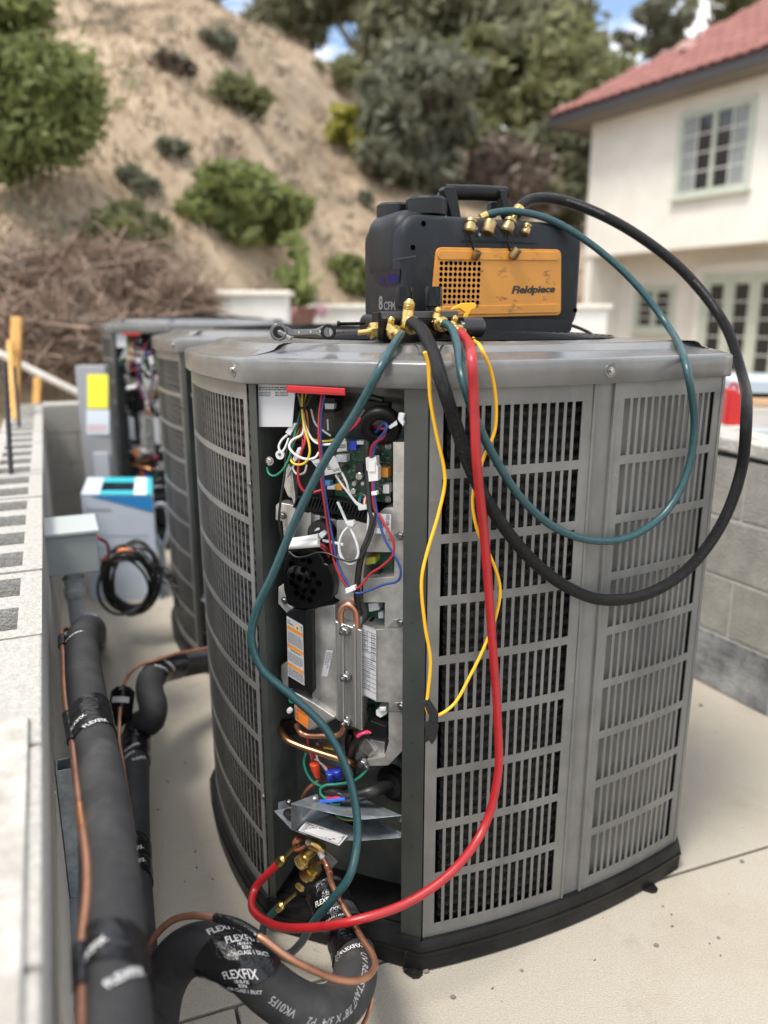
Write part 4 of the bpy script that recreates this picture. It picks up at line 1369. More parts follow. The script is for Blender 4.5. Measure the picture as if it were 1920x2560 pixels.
# service valves under the shelf
def vt(name, m, pts, r, n=14, conv=cv_):
    P = [B(*conv(x, y), w) for x, y, w in pts]
    return part(MB().tube(spline(P, 6), r, n), name, m, None, smooth=50)
vt('valve_body', brass, [(845, 1060, .012), (960, 1110, .004), (1040, 1170, -.004)], .0125)
vt('valve_port', mat('brass_bore', (.08, .06, .03), .5), [(838, 1055, .018), (842, 1058, .016)], .0072)
vt('valve_stem', brass, [(930, 1180, .002), (830, 1270, .01), (770, 1330, .014)], .0100)
vt('valve_collar', brass, [(800, 1270, .01), (775, 1300, .012)], .0145)
vt('valve_body', brass, [(960, 1430, .0), (860, 1520, .004), (790, 1590, .004)], .0165)
vt('valve_collar', brass, [(910, 1490, .006), (850, 1560, .006)], .0185)
vt('copper_tube', w_brown, [(700, 940, -.03), (640, 1010, -.01), (610, 1080, -.004), (650, 1060, .0), (720, 1010, -.01), (760, 1000, -.03)], .0050)
vt('copper_tube', w_brown, [(800, 1110, -.01), (720, 1160, -.004), (640, 1180, -.004), (640, 1150, -.02), (750, 1120, -.03)], .0050)
vt('copper_tube', w_brown, [(900, 1420, -.02), (960, 1400, -.01), (1040, 1360, -.02)], .0060)
knurl = mat('knurled_brass', (.58, .42, .16), .32, metal=1.0, bump=1.0, bscale=700)
vt('metal_tag', alux, [(1100, 1230, -.02), (1220, 1330, -.012)], .001)
slab('metal_tag', [(1120, 1200), (1310, 1365), (1210, 1470), (1040, 1300)], -.030, -.031, galv, conv=cv_)
slab('square_hole', [(333, 1400), (440, 1365), (443, 1460), (337, 1490)], -.004, -.006, ink, conv=cv_)
mb = MB()
mb.lathe(B(*cv_(388, 1305), -.004), BN, [(0, .0035), (.001, .0035)], 12)
part(mb, 'screw_hole', ink)
# floor of the bay, dark gritty foam, and a crumpled sticker
flo = slab('bay_floor_lip', [(385, 780), (760, 700), (1100, 800), (1390, 1090), (1150, 1140), (560, 1120)], .0, -.002, base_bl, conv=c8) if False else None
lab('white_sticker', [(655, 1180), (835, 1310), (850, 1245), (700, 1135)], .036, paper, para(.18, .85, .25, .75, 4, .6, 40), conv=c8)

# ------------------------------------------------------------------ the two further condenser units
SKIP2 = ('edge_strip', 'surface_components', 'reflection_card', 'white_sticker', 'rivet', 'jumper', 'hole', 'chip', 'lettering', 'print', 'vent_hole', 'rib', 'stud', 'capacitor', 'warning_sign', 'mounting_tab')
u3 = copy_tree(unit, None, ('surface_components', 'white_sticker', 'rivet', 'jumper', 'hole', 'chip', 'lettering', 'print', 'vent_hole', 'rib', 'stud', 'capacitor', 'warning_sign', 'mounting_tab'))
u3.location = C0 + Vector((-1.29, 3.02, .035))
u3['label'] = 'grey condenser unit farthest back, its wiring corner open under a red strip'
u2 = copy_tree(unit, None, SKIP2 + ('wire', 'wire_tag', 'cable_tie', 'tie_head', 'cable_sleeve', 'connector', 'drive_housing', 'circuit_board', 'reactor_housing', 'heat_sink', 'clamp_bar', 'terminal_cover',
                                    'copper_tube', 'junction_plate', 'relay_block', 'ferrite_ring', 'board_carrier', 'wire_nut', 'valve_body', 'valve_stem', 'valve_collar', 'valve_port', 'round_capacitor', 'rating_label'))
u2.location = C0 + Vector((-.462, 1.306, 0))
u2['label'] = 'grey condenser unit standing between the front unit and the farthest one'

# ------------------------------------------------------------------ vacuum pump on the lid
PF = Vector((.035, 1.655, 0))
PFN, PLN = -E2, -E1
def PP(x, y, w=0.0):
    return plane(x, y, PF, PFN, w)
def PS(x, y, w=0.0):
    return plane(x, y, PF, PLN, w)
def cp(x, y):
    return (860 + x / 2.592, 440 + y / 2.592)
PL_, PD_, PZ0, PZ1 = .465, .198, 1.318, 1.553
pump = thing('vacuum_pump', PF + Vector((0, 0, 1.303)), 'scuffed black and orange vacuum pump with a carry handle, standing on the lid', 'vacuum pump')
def PU(u, v, z):
    return PF + E1 * u + E2 * v + Vector((0, 0, z))
def rrect(u0, u1, z0, z1, rad, n=7):
    out = []
    for (cu, cz, a0) in ((u1 - rad, z1 - rad, 0), (u0 + rad, z1 - rad, 90), (u0 + rad, z0 + rad, 180), (u1 - rad, z0 + rad, 270)):
        for i in range(n):
            a_ = R(a0 + 90 * i / (n - 1))
            out.append((cu + rad * math.cos(a_), cz + rad * math.sin(a_)))
    return out
mb = MB()
loops = []
for v, ins in ((0, .012), (.003, .005), (.010, .0), (.05, -.001), (.12, .0), (.178, .0), (.190, .006), (.198, .022)):
    loops.append([PU(u_, v, z_) for u_, z_ in rrect(ins, PL_ - ins, PZ0 + ins * .6, PZ1 - ins, .045)])
mb.rings(loops, True, True)
part(mb, 'shell', pump_k, pump, smooth=40)
# raised shoulder at the left, skirt below, feet
mb = MB()
loops = []
for v, ins in ((.022, .016), (.03, .006), (.045, .0), (.15, .0), (.17, .014)):
    loops.append([PU(u_, v, z_) for u_, z_ in rrect(-.004 + ins, .135 - ins, PZ0 + .10, PZ1 + .012 - ins, .04)])
mb.rings(loops, True, True)
part(mb, 'shoulder', pump_k, pump, smooth=40)
mb = MB()
loops = []
for v, ins in ((-.014, .02), (-.012, .01), (.0, .002), (.06, .0), (.17, .0), (.20, .012)):
    loops.append([PU(u_, v, z_) for u_, z_ in rrect(-.018 + ins, .095 - ins, 1.308 + ins * .3, 1.356 - ins * .7, .018)])
mb.rings(loops, True, True)
part(mb, 'oil_sump', pump_k2, pump, smooth=40)
mb = MB()
mb.rings([[PU(u_, v, z_) for u_, z_ in rrect(.05, PL_ - .022, 1.312, 1.345, .014)] for v in (-.004, .004, .19)], True, True)
part(mb, 'skirt', pump_k2, pump, smooth=40)
for u_ in (.11, .21, .40):
    for v in (.03, .15):
        mb = MB()
        mb.lathe(PU(u_, v, 1.3025), (0, 0, 1), [(0, .014), (.014, .013)], 14)
        part(mb, 'foot', blackp, pump, smooth=40)
mb = MB()                                   # seam between side cover and front cover
mb.prism([PS(*cp(*p), .0012) for p in ((192, 612), (362, 600), (356, 690), (318, 716), (280, 722), (235, 708), (196, 672))], PLN * -.002)
part(mb, 'display_window', mat('display_glass', (.006, .006, .02), .15, spec=.2), pump)
mb = MB()
for x0, x1, y0, y1 in ((286, 350, 640, 690), (240, 262, 660, 700)):
    mb.add([PS(*cp(*p), .0016) for p in ((x0, y0), (x1, y0), (x1, y1), (x0, y1))], [(0, 1, 2, 3)])
part(mb, 'display_glow', mat('violet_led', (.008, .008, .05), .4, spec=.1, emit=(.06, .05, .8, .02)), pump)
mb = MB()
fn8 = quad_fn(PS(*cp(226, 868), .0012), PS(*cp(352, 872), .0012), PS(*cp(352, 770), .0012), PS(*cp(226, 775), .0012), PLN * .0003)
put_text(mb, '8', fn8, (.0, .0, .21, .98), .03)
put_text(mb, 'CFM', fn8, (.27, .02, .86, .58), .02)
part(mb, 'lettering', mat('grey_print', (.16, .16, .16), .5), pump)
mb = MB()
mb.prism([PS(*cp(*p), .0008) for p in ((188, 560), (455, 515), (458, 525), (190, 570))], PLN * -.002)
part(mb, 'seam', ink, pump)
def rpoly(pts, rad, conv, fn, w, k=5):
    P = [fn(*conv(*p), w) for p in pts]
    out = []
    n = len(P)
    for i in range(n):
        a, b_, c = P[i - 1], P[i], P[(i + 1) % n]
        r_ = min(rad, (a - b_).length * .45, (c - b_).length * .45)
        s_, e_ = b_ + (a - b_).normalized() * r_, b_ + (c - b_).normalized() * r_
        for j in range(k + 1):
            t = j / k
            out.append(s_ * (1 - t) ** 2 + b_ * 2 * t * (1 - t) + e_ * t * t)
    return out
pan = part(MB().prism(rpoly([(602, 460), (1410, 476), (1408, 903), (560, 925)], .014, cp, PP, .0055), PFN * -.008), 'front_panel', orange, pump, bevel=.002)
pan['label'] = 'orange front panel with grimy scuffs and a grid of vent holes'
for q in ([(612, 482), (1398, 490), (1398, 548), (612, 543)], [(640, 845), (1394, 828), (1394, 886), (640, 902)]):
    part(MB().prism(rpoly(q, .012, cp, PP, .0085), PFN * -.004), 'rib', orange, pan, bevel=.0015)
holem = MATS['hole_black']
for i in range(9):
    for j in range(9):
        if j > 7 and i < 2:
            continue
        x, y = 632 + 30.6 * i + (-1.6 * j), 565 + 35.8 * j + .3 * i
        if y > 835:
            continue
        mb = MB()
        mb.lathe(PP(*cp(x, y), .0054), PFN, [(0, .0044), (.0006, .0041)], 10)
        part(mb, 'vent_hole', holem, pan)
mb = MB()
fnf = quad_fn(PP(*cp(1084, 778), .0055), PP(*cp(1366, 768), .0055), PP(*cp(1368, 708), .0055), PP(*cp(1086, 712), .0055), PFN * .0006)
put_text(mb, 'Fieldpiece', fnf, (0, 0, 1, 1), .045, .22)
part(mb, 'lettering', mat('print_black', (.012, .011, .01), .5), pan)
# sloping port panel, brass ports, tethered caps
mb = MB()
q = [PP(*cp(*p), w) for p, w in (((752, 425), .004), ((1262, 440), .004), ((1290, 392), -.012), ((1240, 330), -.042), ((722, 300), -.042))]
part(mb.prism(q, PFN * -.02), 'port_panel', pump_k2, pump, bevel=.003)
def stub(name, p, ax, prof, m, parent=pump, n=18, sm=35):
    mb = MB()
    mb.lathe(p, ax, prof, n)
    return part(mb, name, m, parent, smooth=sm)
upax = (Vector((0, 0, 1)) + PFN * .25)
for (x0, y0, x1, y1, r0, k_) in ((812, 365, 826, 285, .013, 0), (928, 372, 950, 290, .0135, 1), (1052, 365, 1080, 285, .014, 2), (1172, 378, 1190, 320, .010, 3)):
    a, b_ = PP(*cp(x0, y0), .006), PP(*cp(x1, y1), .0)
    ln = (b_ - a).length
    pr = [(0, r0 * .8), (ln * .12, r0), (ln * .55, r0), (ln * .6, r0 * .82), (ln * .75, r0 * .82), (ln * .78, r0), (ln, r0 * .95)] if k_ != 1 else [(0, r0 * .9), (.003, r0 * 1.05), (ln * .9, r0 * 1.05), (ln, r0 * .8)]
    stub('brass_port', a, b_ - a, pr, brass_d)
for pts in ([(808, 372), (828, 440), (845, 490)], [(1066, 372), (1060, 430), (1078, 490)]):
    part(MB().tube(spline([PP(*cp(*p), .009) for p in pts], 6), .0022, 6), 'cap_tether', blackp, pump, smooth=60)
part(MB().tube(spline([PP(*cp(x, y), .01) for x, y in ((960, 300), (1005, 335), (1030, 375), (1005, 408), (950, 390))], 6), .0013, 6), 'cap_tether', blackp, pump, smooth=60)
part(MB().tube(spline([PP(*cp(x, y), .01) for x, y in ((1190, 325), (1140, 345), (1112, 385), (1135, 395))], 6), .0013, 6), 'cap_tether', blackp, pump, smooth=60)
for (x, y, x1, y1, r_) in ((868, 490, 846, 540, .0092), (1128, 470, 1085, 535, .0105)):
    a, b_ = PP(*cp(x, y), .02), PP(*cp(x1, y1), .011)
    stub('port_cap', b_, a - b_, [(0, r_ * .8), (.003, r_), ((a - b_).length, r_), ((a - b_).length, r_ * .55), ((a - b_).length * .5, r_ * .5)], brass_d)
for x, y in ((516, 308), (447, 463), (1460, 338), (1500, 870), (1430, 970), (1172, 980)):   # screw holes in the shell
    stub('screw_hole', PP(*cp(x, y), .0006), PFN, [(0, .0055), (.0008, .005)], holem, n=14)
for x, y in ((877, 380), (858, 340)):
    stub('screw', PP(*cp(x, y), .005), PFN, [(0, .004), (.001, .0035)], steel_d, n=12)
# filler caps and handle
for u_, v, r_, h_ in ((.090, .06, .044, .035), (.055, .14, .040, .030)):
    mb = MB()
    n = 40
    loops = []
    for h, k_ in ((0, 1), (h_ * .85, 1), (h_, .9), (h_, .0)):
        loops.append([PU(u_, v, PZ1 + .006 + h) + (E1 * math.cos(2 * math.pi * i / n) + E2 * math.sin(2 * math.pi * i / n)) * (r_ * k_ * (1.0 if i % 4 < 2 else .965)) for i in range(n)])
    mb.rings(loops, True, True)
    part(mb, 'oil_cap', pump_k2, pump, smooth=25)
hm = pump_k2
def hplate(name, pts, w, th):
    return part(MB().prism([PP(*cp(*p), w) for p in pts], PFN * -th), name, hm, pump, bevel=.003)
hplate('handle_arm', [(640, 90), (655, 66), (720, 70), (742, 150), (765, 292), (705, 292), (668, 160)], -.05, .022)
hplate('handle_arm', [(1015, 88), (1050, 88), (1072, 170), (1095, 240), (1060, 290), (1040, 240), (1020, 150)], -.06, .022)
hplate('handle_arm', [(615, 130), (640, 92), (668, 160), (640, 180), (630, 290), (605, 270)], -.10, .02)
hplate('handle_arm', [(955, 165), (1005, 165), (990, 270), (950, 270)], -.11, .02)
part(MB().tube([PP(*cp(650, 105), -.085), PP(*cp(850, 108), -.085), PP(*cp(1045, 118), -.085)], .0165, 16), 'handle_grip', blackp, pump, smooth=40)
part(MB().tube(spline([at(845, 809, 1.60), at(870, 809, 1.61), at(912, 808, 1.63)], 3), .0032, 10), 'drain_rod', blackp, pump, smooth=50)
stub('rod_knob', at(842, 809, 1.60), (1, .1, 0), [(0, .005), (.005, .006), (.007, .004)], blackp)
part(MB().tube(spline([PU(.44, .15, 1.36), at(1470, 830, 1.92), at(1500, 862, 1.98), at(1525, 905, 2.0)], 5), .004, 8), 'power_cord', w_black, pump, smooth=60)

# ------------------------------------------------------------------ hose manifold in front of the pump
MD = Vector((math.cos(R(15)), math.sin(R(15)), 0))
MN = Vector((MD.y, -MD.x, 0))
MP0 = Vector((-.01, 1.500, 0))
def MP(x, y, w=0.0):
    return plane(x, y, MP0, MN, w)
def cm(x, y):
    return (860 + x / 4.366, 680 + y / 4.366)
man = thing('hose_manifold', MP0 + Vector((0, 0, 1.302)), 'black block manifold with two fluted knobs and brass ports, on the lid before the pump', 'manifold')
def mprism(name, pts, w1, w0, m, bevel=.0015, conv=cm):
    return part(MB().prism([MP(*conv(*p), w1) for p in pts], MN * (w0 - w1)), name, m, man, bevel=bevel)
mprism('block', [(405, 520), (1245, 500), (1258, 690), (1160, 775), (480, 790), (405, 745)], 0, -.045, blackg, .002)
mprism('block_top', [(405, 520), (1245, 500), (1255, 428), (1230, 424), (398, 432)], -.004, -.045, mat('anodised_black', (.05, .05, .052), .3), .002)
mprism('end_plate', [(370, 440), (405, 432), (408, 748), (375, 730)], -.002, -.05, blackg)
mprism('foot_plate', [(420, 775), (1130, 770), (1120, 835), (440, 828)], -.004, -.05, blackp)
for x, y0, y1 in ((655, 378, 165), (972, 372, 160)):
    p = MP(*cm(x, y0), -.032)
    top = MP(*cm(x, y1), -.032)
    hh = (top - p).length
    mb = MB()
    n = 32
    loops = []
    for h, k_ in ((0, 1.0), (hh * .88, .96), (hh, .86), (hh, .0)):
        loops.append([p + Vector((0, 0, h)) + (MD * math.cos(2 * math.pi * i / n) + MN * math.sin(2 * math.pi * i / n)) * (.0182 * k_ * (1 if i % 4 < 2 else .93)) for i in range(n)])
    mb.rings(loops, True, True)
    part(mb, 'knob', blackg, man, smooth=25)
    stub('knob_stem', p - Vector((0, 0, .014)), (0, 0, 1), [(0, .014), (.011, .013), (.011, .0145), (.0125, .0145), (.014, .012)], blackp, man)
def port(x0, y0, x1, y1, r_, w=.012):
    a, b_ = MP(*cm(x0, y0), w), MP(*cm(x1, y1), w)
    h = (b_ - a).length
    stub('brass_port', a, b_ - a, [(0, r_ * 1.05), (h * .48, r_), (h * .5, r_ * .85), (h * .53, r_ * 1.05), (h * .56, r_ * .95), (h * .60, r_ * 1.05), (h * .63, r_ * .95), (h * .67, r_ * 1.05), (h * .70, r_ * .95), (h * .76, r_),
                                   (h * .80, r_), (h * .97, r_ * .55), (h, r_ * .5), (h * .97, r_ * .32)], brass, man, 20)
port(688, 530, 722, 295, .0112)
port(1000, 510, 1035, 385, .0075)
port(498, 640, 522, 488, .0072)
port(1175, 600, 1222, 478, .0070)
for x, y, r_ in ((572, 668, .0150), (735, 582, .0185), (1068, 570, .0150), (1240, 640, .0125)):
    a = MP(*cm(x - 45, y - 12), .006)
    ax = MN + MD * .35 - Vector((0, 0, .15))
    stub('hose_nut', a, ax, [(0, r_ * .9), (.004, r_), (.008, r_ * .97), (.009, r_ * .90), (.011, r_ * 1.0), (.016, r_ * .95), (.018, r_ * .65), (.030, r_ * .62)], brass, man, 24)
for (x, y) in ((640, 560), (975, 545)):
    mprism('side_lug', [(x - 20, y), (x + 20, y - 50), (x + 30, y + 10), (x, y + 20)], .008, 0, brass)
mb = MB()
a, b_ = MP(*cm(358, 640), -.02), MP(*cm(288, 648), -.02)
mb.lathe(a, b_ - a, [(0, .0165), ((b_ - a).length, .0165), ((b_ - a).length + .001, .014)], 6)
part(mb, 'hex_nut', brass, man, smooth=20)
stub('valve_stem', b_, b_ - a, [(0, .008), (.006, .008), (.006, .0055), (.024, .0052), (.025, .004)], brass, man)
stub('seal', MP(*cm(385, 635), -.02), a - b_ if False else b_ - a, [(0, .019), (.006, .018)], blackp, man)
a, b_ = MP(*cm(1262, 600), -.018), MP(*cm(1285, 602), -.018)
stub('collar', a, b_ - a, [(0, .012), (.006, .012)], alux, man)
stub('end_cap', b_, MD, [(0, .0195), (.040, .0195), (.044, .016)], mat('soft_black', (.02, .02, .022), .3), man)
mprism('hook', [(1165, 415), (1200, 380), (1290, 338), (1430, 335), (1448, 360), (1442, 388), (1385, 425), (1345, 505), (1300, 520), (1320, 440), (1260, 400)], -.05, -.056, yellow_p)
part(MB().tube(spline([MP(*cm(x, y), .004) for x, y in ((1245, 745), (1265, 780), (1330, 785), (1420, 765), (1430, 745), (1400, 720))], 5), .0035, 8), 'hook_end', yellow_p, man, smooth=60)
part(MB().tube(spline([MP(*cm(x, y), .006) for x, y in ((1040, 850), (1030, 810), (1055, 795), (1065, 800))], 5), .0032, 8), 'hook_end', yellow_p, man, smooth=60)
part(MB().tube(spline([MP(*cm(x, y), .002) for x, y in ((360, 720), (390, 760), (430, 775), (460, 800))], 5), .0016, 6), 'tether', w_black, man, smooth=60)

# ------------------------------------------------------------------ ratchet wrench lying on the lid
def cw(x, y):
    return (460 + x / 3.318, 800 + y / 3.318)
WP0 = Vector((-.12, 1.500, 0))
WD = Vector((math.cos(R(8)), math.sin(R(8)), 0))
WN = Vector((WD.y, -WD.x, 0))
def WPt(x, y, w=0.0):
    return plane(x, y - 22, WP0, WN, w)
wr = thing('ratchet_wrench', WP0 + Vector((0, 0, 1.303)), 'small chrome ratchet wrench with a hex bit in its head, lying on the lid', 'wrench')
def wl_(name, x, y, prof, m, ax=None, n=22):
    mb = MB()
    mb.lathe(WPt(*cw(x, y)), ax or WN, prof, n)
    return part(mb, name, m, wr, smooth=35)
part(MB().prism([WPt(*cw(*p), .004) for p in ((800, 122), (860, 128), (905, 152), (1090, 146), (1150, 122), (1200, 118), (1210, 228), (1150, 218), (1090, 198), (905, 206), (860, 212), (800, 215))], WN * -.008), 'handle', mat('satin_chrome', (.13, .135, .14), .22, metal=1.0), wr, bevel=.0015)
part(MB().prism([WPt(*cw(*p), .0052) for p in ((905, 158), (1090, 152), (1130, 140), (1135, 205), (1090, 192), (905, 198))], WN * -.0012), 'inlay', steel_d, wr, bevel=.0005)
wl_('ratchet_head', 786, 172, [(-.007, .0165), (.006, .0165), (.008, .0145), (.008, .0112)], MATS['satin_chrome'])
wl_('ratchet_ring', 786, 172, [(.0079, .0112), (.010, .0108), (.010, .0060)], blackg)
wl_('ratchet_head', 1196, 172, [(-.007, .0145), (.006, .0145), (.008, .013), (.008, .0092), (.002, .0088)], blackg)
wl_('socket', 1196, 172, [(.0021, .0086), (.0028, .0065)], pl_clear)
part(MB().tube([WPt(*cw(786, 172), .006), WPt(*cw(850, 205), .022)], .0052, 6), 'hex_bit', steel_d, wr, smooth=20)
part(MB().tube([WPt(*cw(850, 205), .022), WPt(*cw(890, 228), .032)], .0034, 6), 'hex_bit_tip', steel, wr, smooth=20)
for x in (952, 1050, 1128):
    wl_('rivet', x, 176 - (x - 952) * .04, [(.005, .003), (.0062, .0022)], steel, n=10)

# ------------------------------------------------------------------ hoses
RP0 = UL(CH, -.034)
def RPt(x, y, w=0.0):
    return plane(x, y, RP0, ONR, w)
def pt(x, y, how, v):
    return RPt(x, y, v) if how == 'R' else B(x, y, v) if how == 'B' else at(x, y, v)
def hose(name, label, m, r_, pts, fit, group='refrigerant hoses'):
    P = [pt(*p) for p in pts]
    o = thing(name, P[0], label, 'hose', group)
    S_ = spline(P, 10)
    part(MB().tube(S_, r_, 18), 'tube', m, o, smooth=70)
    if fit & 1:
        mb = MB()
        d = (S_[3] - S_[0]).normalized()
        mb.lathe(S_[0] - d * .010, d, [(0, r_ * .8), (.004, r_ * .85), (.006, r_ * 1.12), (.024, r_ * 1.12), (.025, r_ * 1.02)], 18)
        part(mb, 'crimp_sleeve', brass, o, smooth=35)
    if fit & 2:
        mb = MB()
        d = (S_[-1] - S_[-4]).normalized()
        mb.lathe(S_[-1] - d * .018, d, [(0, r_ * 1.03), (.001, r_ * 1.14), (.018, r_ * 1.14), (.020, r_ * .8), (.023, r_ * .5), (.066, r_ * .42)], 18)
        part(mb, 'crimp_sleeve', brass, o, smooth=35)
    return o, S_
green, gs = hose('refrigerant_hose', 'teal hose running from the leftmost manifold port down across the open wiring corner', hose_g, .0082,
    [(1004, 836, 'd', 1.435), (985, 862, 'd', 1.40), (952, 918, 'd', 1.335), (891, 1030, 'B', .030), (810, 1157, 'B', .030), (741, 1296, 'B', .032), (683, 1435, 'B', .042), (640, 1530, 'B', .05),
     (629, 1600, 'B', .056), (655, 1672, 'B', .056), (735, 1744, 'B', .050), (810, 1817, 'B', .046), (862, 1910, 'B', .050), (889, 2014, 'B', .066), (893, 2106, 'B', .095), (874, 2190, 'B', .135), (830, 2250, 'B', .155),
     (785, 2305, 'B', .150), (750, 2360, 'B', .115), (715, 2388, 'B', .085), (680, 2386, 'B', .055), (658, 2350, 'B', .03), (660, 2312, 'B', .03), (683, 2282, 'B', .03), (706, 2262, 'B', .028)], 2)
black, bs = hose('refrigerant_hose', 'thick black braided hose looping from the manifold to the pump', hose_k, .0118,
    [(1030, 806, 'd', 1.43), (1052, 822, 'd', 1.40), (1082, 880, 'd', 1.345), (1106, 960, 'R', .036), (1140, 1065, 'R', .034), (1180, 1180, 'R', .034), (1238, 1285, 'R', .034), (1319, 1389, 'R', .032),
     (1412, 1464, 'R', .030), (1504, 1499, 'R', .030), (1620, 1484, 'R', .03), (1724, 1418, 'R', .028), (1805, 1308, 'R', .03), (1852, 1180, 'R', .04), (1866, 1041, 'R', .055), (1852, 926, 'd', 1.80), (1811, 810, 'd', 1.82),
     (1713, 683, 'd', 1.82), (1597, 590, 'd', 1.80), (1481, 527, 'd', 1.78), (1389, 498, 'd', 1.76), (1335, 497, 'd', 1.74), (1306, 512, 'd', 1.725), (1290, 535, 'd', 1.715)], 2)
green2, g2 = hose('refrigerant_hose', 'teal hose looping over the louvres from the manifold to the pump', hose_g, .0078,
    [(1112, 808, 'd', 1.445), (1128, 820, 'd', 1.42), (1143, 862, 'd', 1.37), (1157, 949, 'R', .034), (1192, 1053, 'R', .034), (1244, 1157, 'R', .030), (1307, 1250, 'R', .026), (1388, 1319, 'R', .024),
     (1481, 1351, 'R', .022), (1574, 1342, 'R', .022), (1666, 1278, 'R', .022), (1718, 1180, 'R', .024), (1736, 1065, 'R', .028), (1718, 926, 'R', .034), (1666, 810, 'd', 1.72), (1585, 706, 'd', 1.74), (1481, 613, 'd', 1.73),
     (1377, 550, 'd', 1.71), (1284, 528, 'd', 1.69), (1226, 534, 'd', 1.675), (1200, 545, 'd', 1.67)], 2)
red_h, rh = hose('refrigerant_hose', 'red hose hanging from the manifold down the louvres to the lower valve', hose_r, .0086,
    [(1150, 830, 'd', 1.45), (1168, 852, 'd', 1.41), (1180, 900, 'R', .062), (1184, 984, 'R', .060), (1192, 1157, 'R', .056), (1213, 1365, 'R', .030), (1232, 1620, 'R', .022), (1244, 1794, 'R', .022), (1244, 1944, 'R', .026),
     (1209, 2071, 'R', .034), (1134, 2175, 'R', .065), (1018, 2257, 'B', .135), (880, 2303, 'B', .195), (764, 2320, 'B', .185), (676, 2309, 'B', .13), (630, 2268, 'B', .085), (638, 2222, 'B', .045), (683, 2172, 'B', .035),
     (708, 2146, 'B', .030)], 2)
# knurled couplers where the two hoses meet the valves
for (x0, y0, x1, y1, r_, own) in ((640, 1400, 790, 1320, .0165, red_h), (640, 1800, 730, 1740, .0115, green)):
    a, b_ = B(*cv_(x0 + 35, y0 + 15), .020), B(*cv_(x1, y1), .012)
    h = (b_ - a).length
    mb = MB()
    mb.lathe(a, b_ - a, [(0, r_ * .8), (.003, r_), (h * .7, r_), (h * .72, r_ * .8), (h, r_ * .78)], 22)
    part(mb, 'knurled_coupler', knurl, own, smooth=35)
stub('brass_fitting', B(*c8(345, 1130), .03), Vector((1, .2, .05)), [(0, .008), (.01, .011), (.02, .011), (.03, .007), (.05, .0085)], brass, green)
stub('brass_fitting', B(*c8(470, 1140), .03), Vector((.4, -.8, .1)), [(0, .006), (.008, .008), (.016, .008)], brass, green)

# yellow cord with a strip of hook and loop tape
P1 = [RPt(x, y, w) for x, y, w in ((1062, 880, .035), (1070, 910, .030), (1076, 1000, .020), (1092, 1090, .014), (1110, 1170, .012), (1112, 1210, .012), (1095, 1290, .012), (1068, 1380, .012), (1054, 1450, .012), (1062, 1560, .012), (1076, 1650, .012),
                                  (1070, 1730, .012), (1066, 1768, .012), (1075, 1788, .012), (1095, 1788, .012), (1135, 1760, .012), (1175, 1690, .012), (1205, 1630, .014), (1240, 1540, .014), (1250, 1470, .014), (1230, 1400, .012), (1195, 1330, .012),
                                  (1182, 1260, .012), (1186, 1215, .012), (1215, 1130, .014), (1236, 1080, .016), (1240, 1010, .02), (1228, 930, .03), (1205, 875, .044))] + [at(1186, 852, 1.44)]
yc = thing('yellow_cord', P1[0], 'thin yellow cord hanging in a long loop over the louvres', 'cord')
part(MB().tube(spline(P1, 6), .0031, 10), 'cord', mat('yellow_cord', (.80, .43, .012), .4), yc, smooth=70)
vp = [RPt(x, y, w) for x, y, w in ((1066, 1752, .015), (1078, 1775, .017), (1086, 1790, .018), (1082, 1812, .019), (1075, 1850, .020))]
mb = MB()
loops = []
for i, p in enumerate(vp):
    hw = (.006, .008, .009, .012, .010)[i]
    loops.append([p - E1 * hw + Vector((0, 0, -.004)), p + E1 * hw + Vector((0, 0, .004)), p + E1 * hw + Vector((0, 0, .004)) - ONR * .004, p - E1 * hw - ONR * .004])
mb.rings(loops, True, True)
part(mb, 'strap', velcro, yc, bevel=.001)
vp = [RPt(x, y, .024) for x, y in ((1060, 1802), (1098, 1812), (1092, 1845), (1080, 1862), (1066, 1840))]
part(MB().prism(vp, ONR * -.002), 'strap_end', velcro, yc, bevel=.0006)

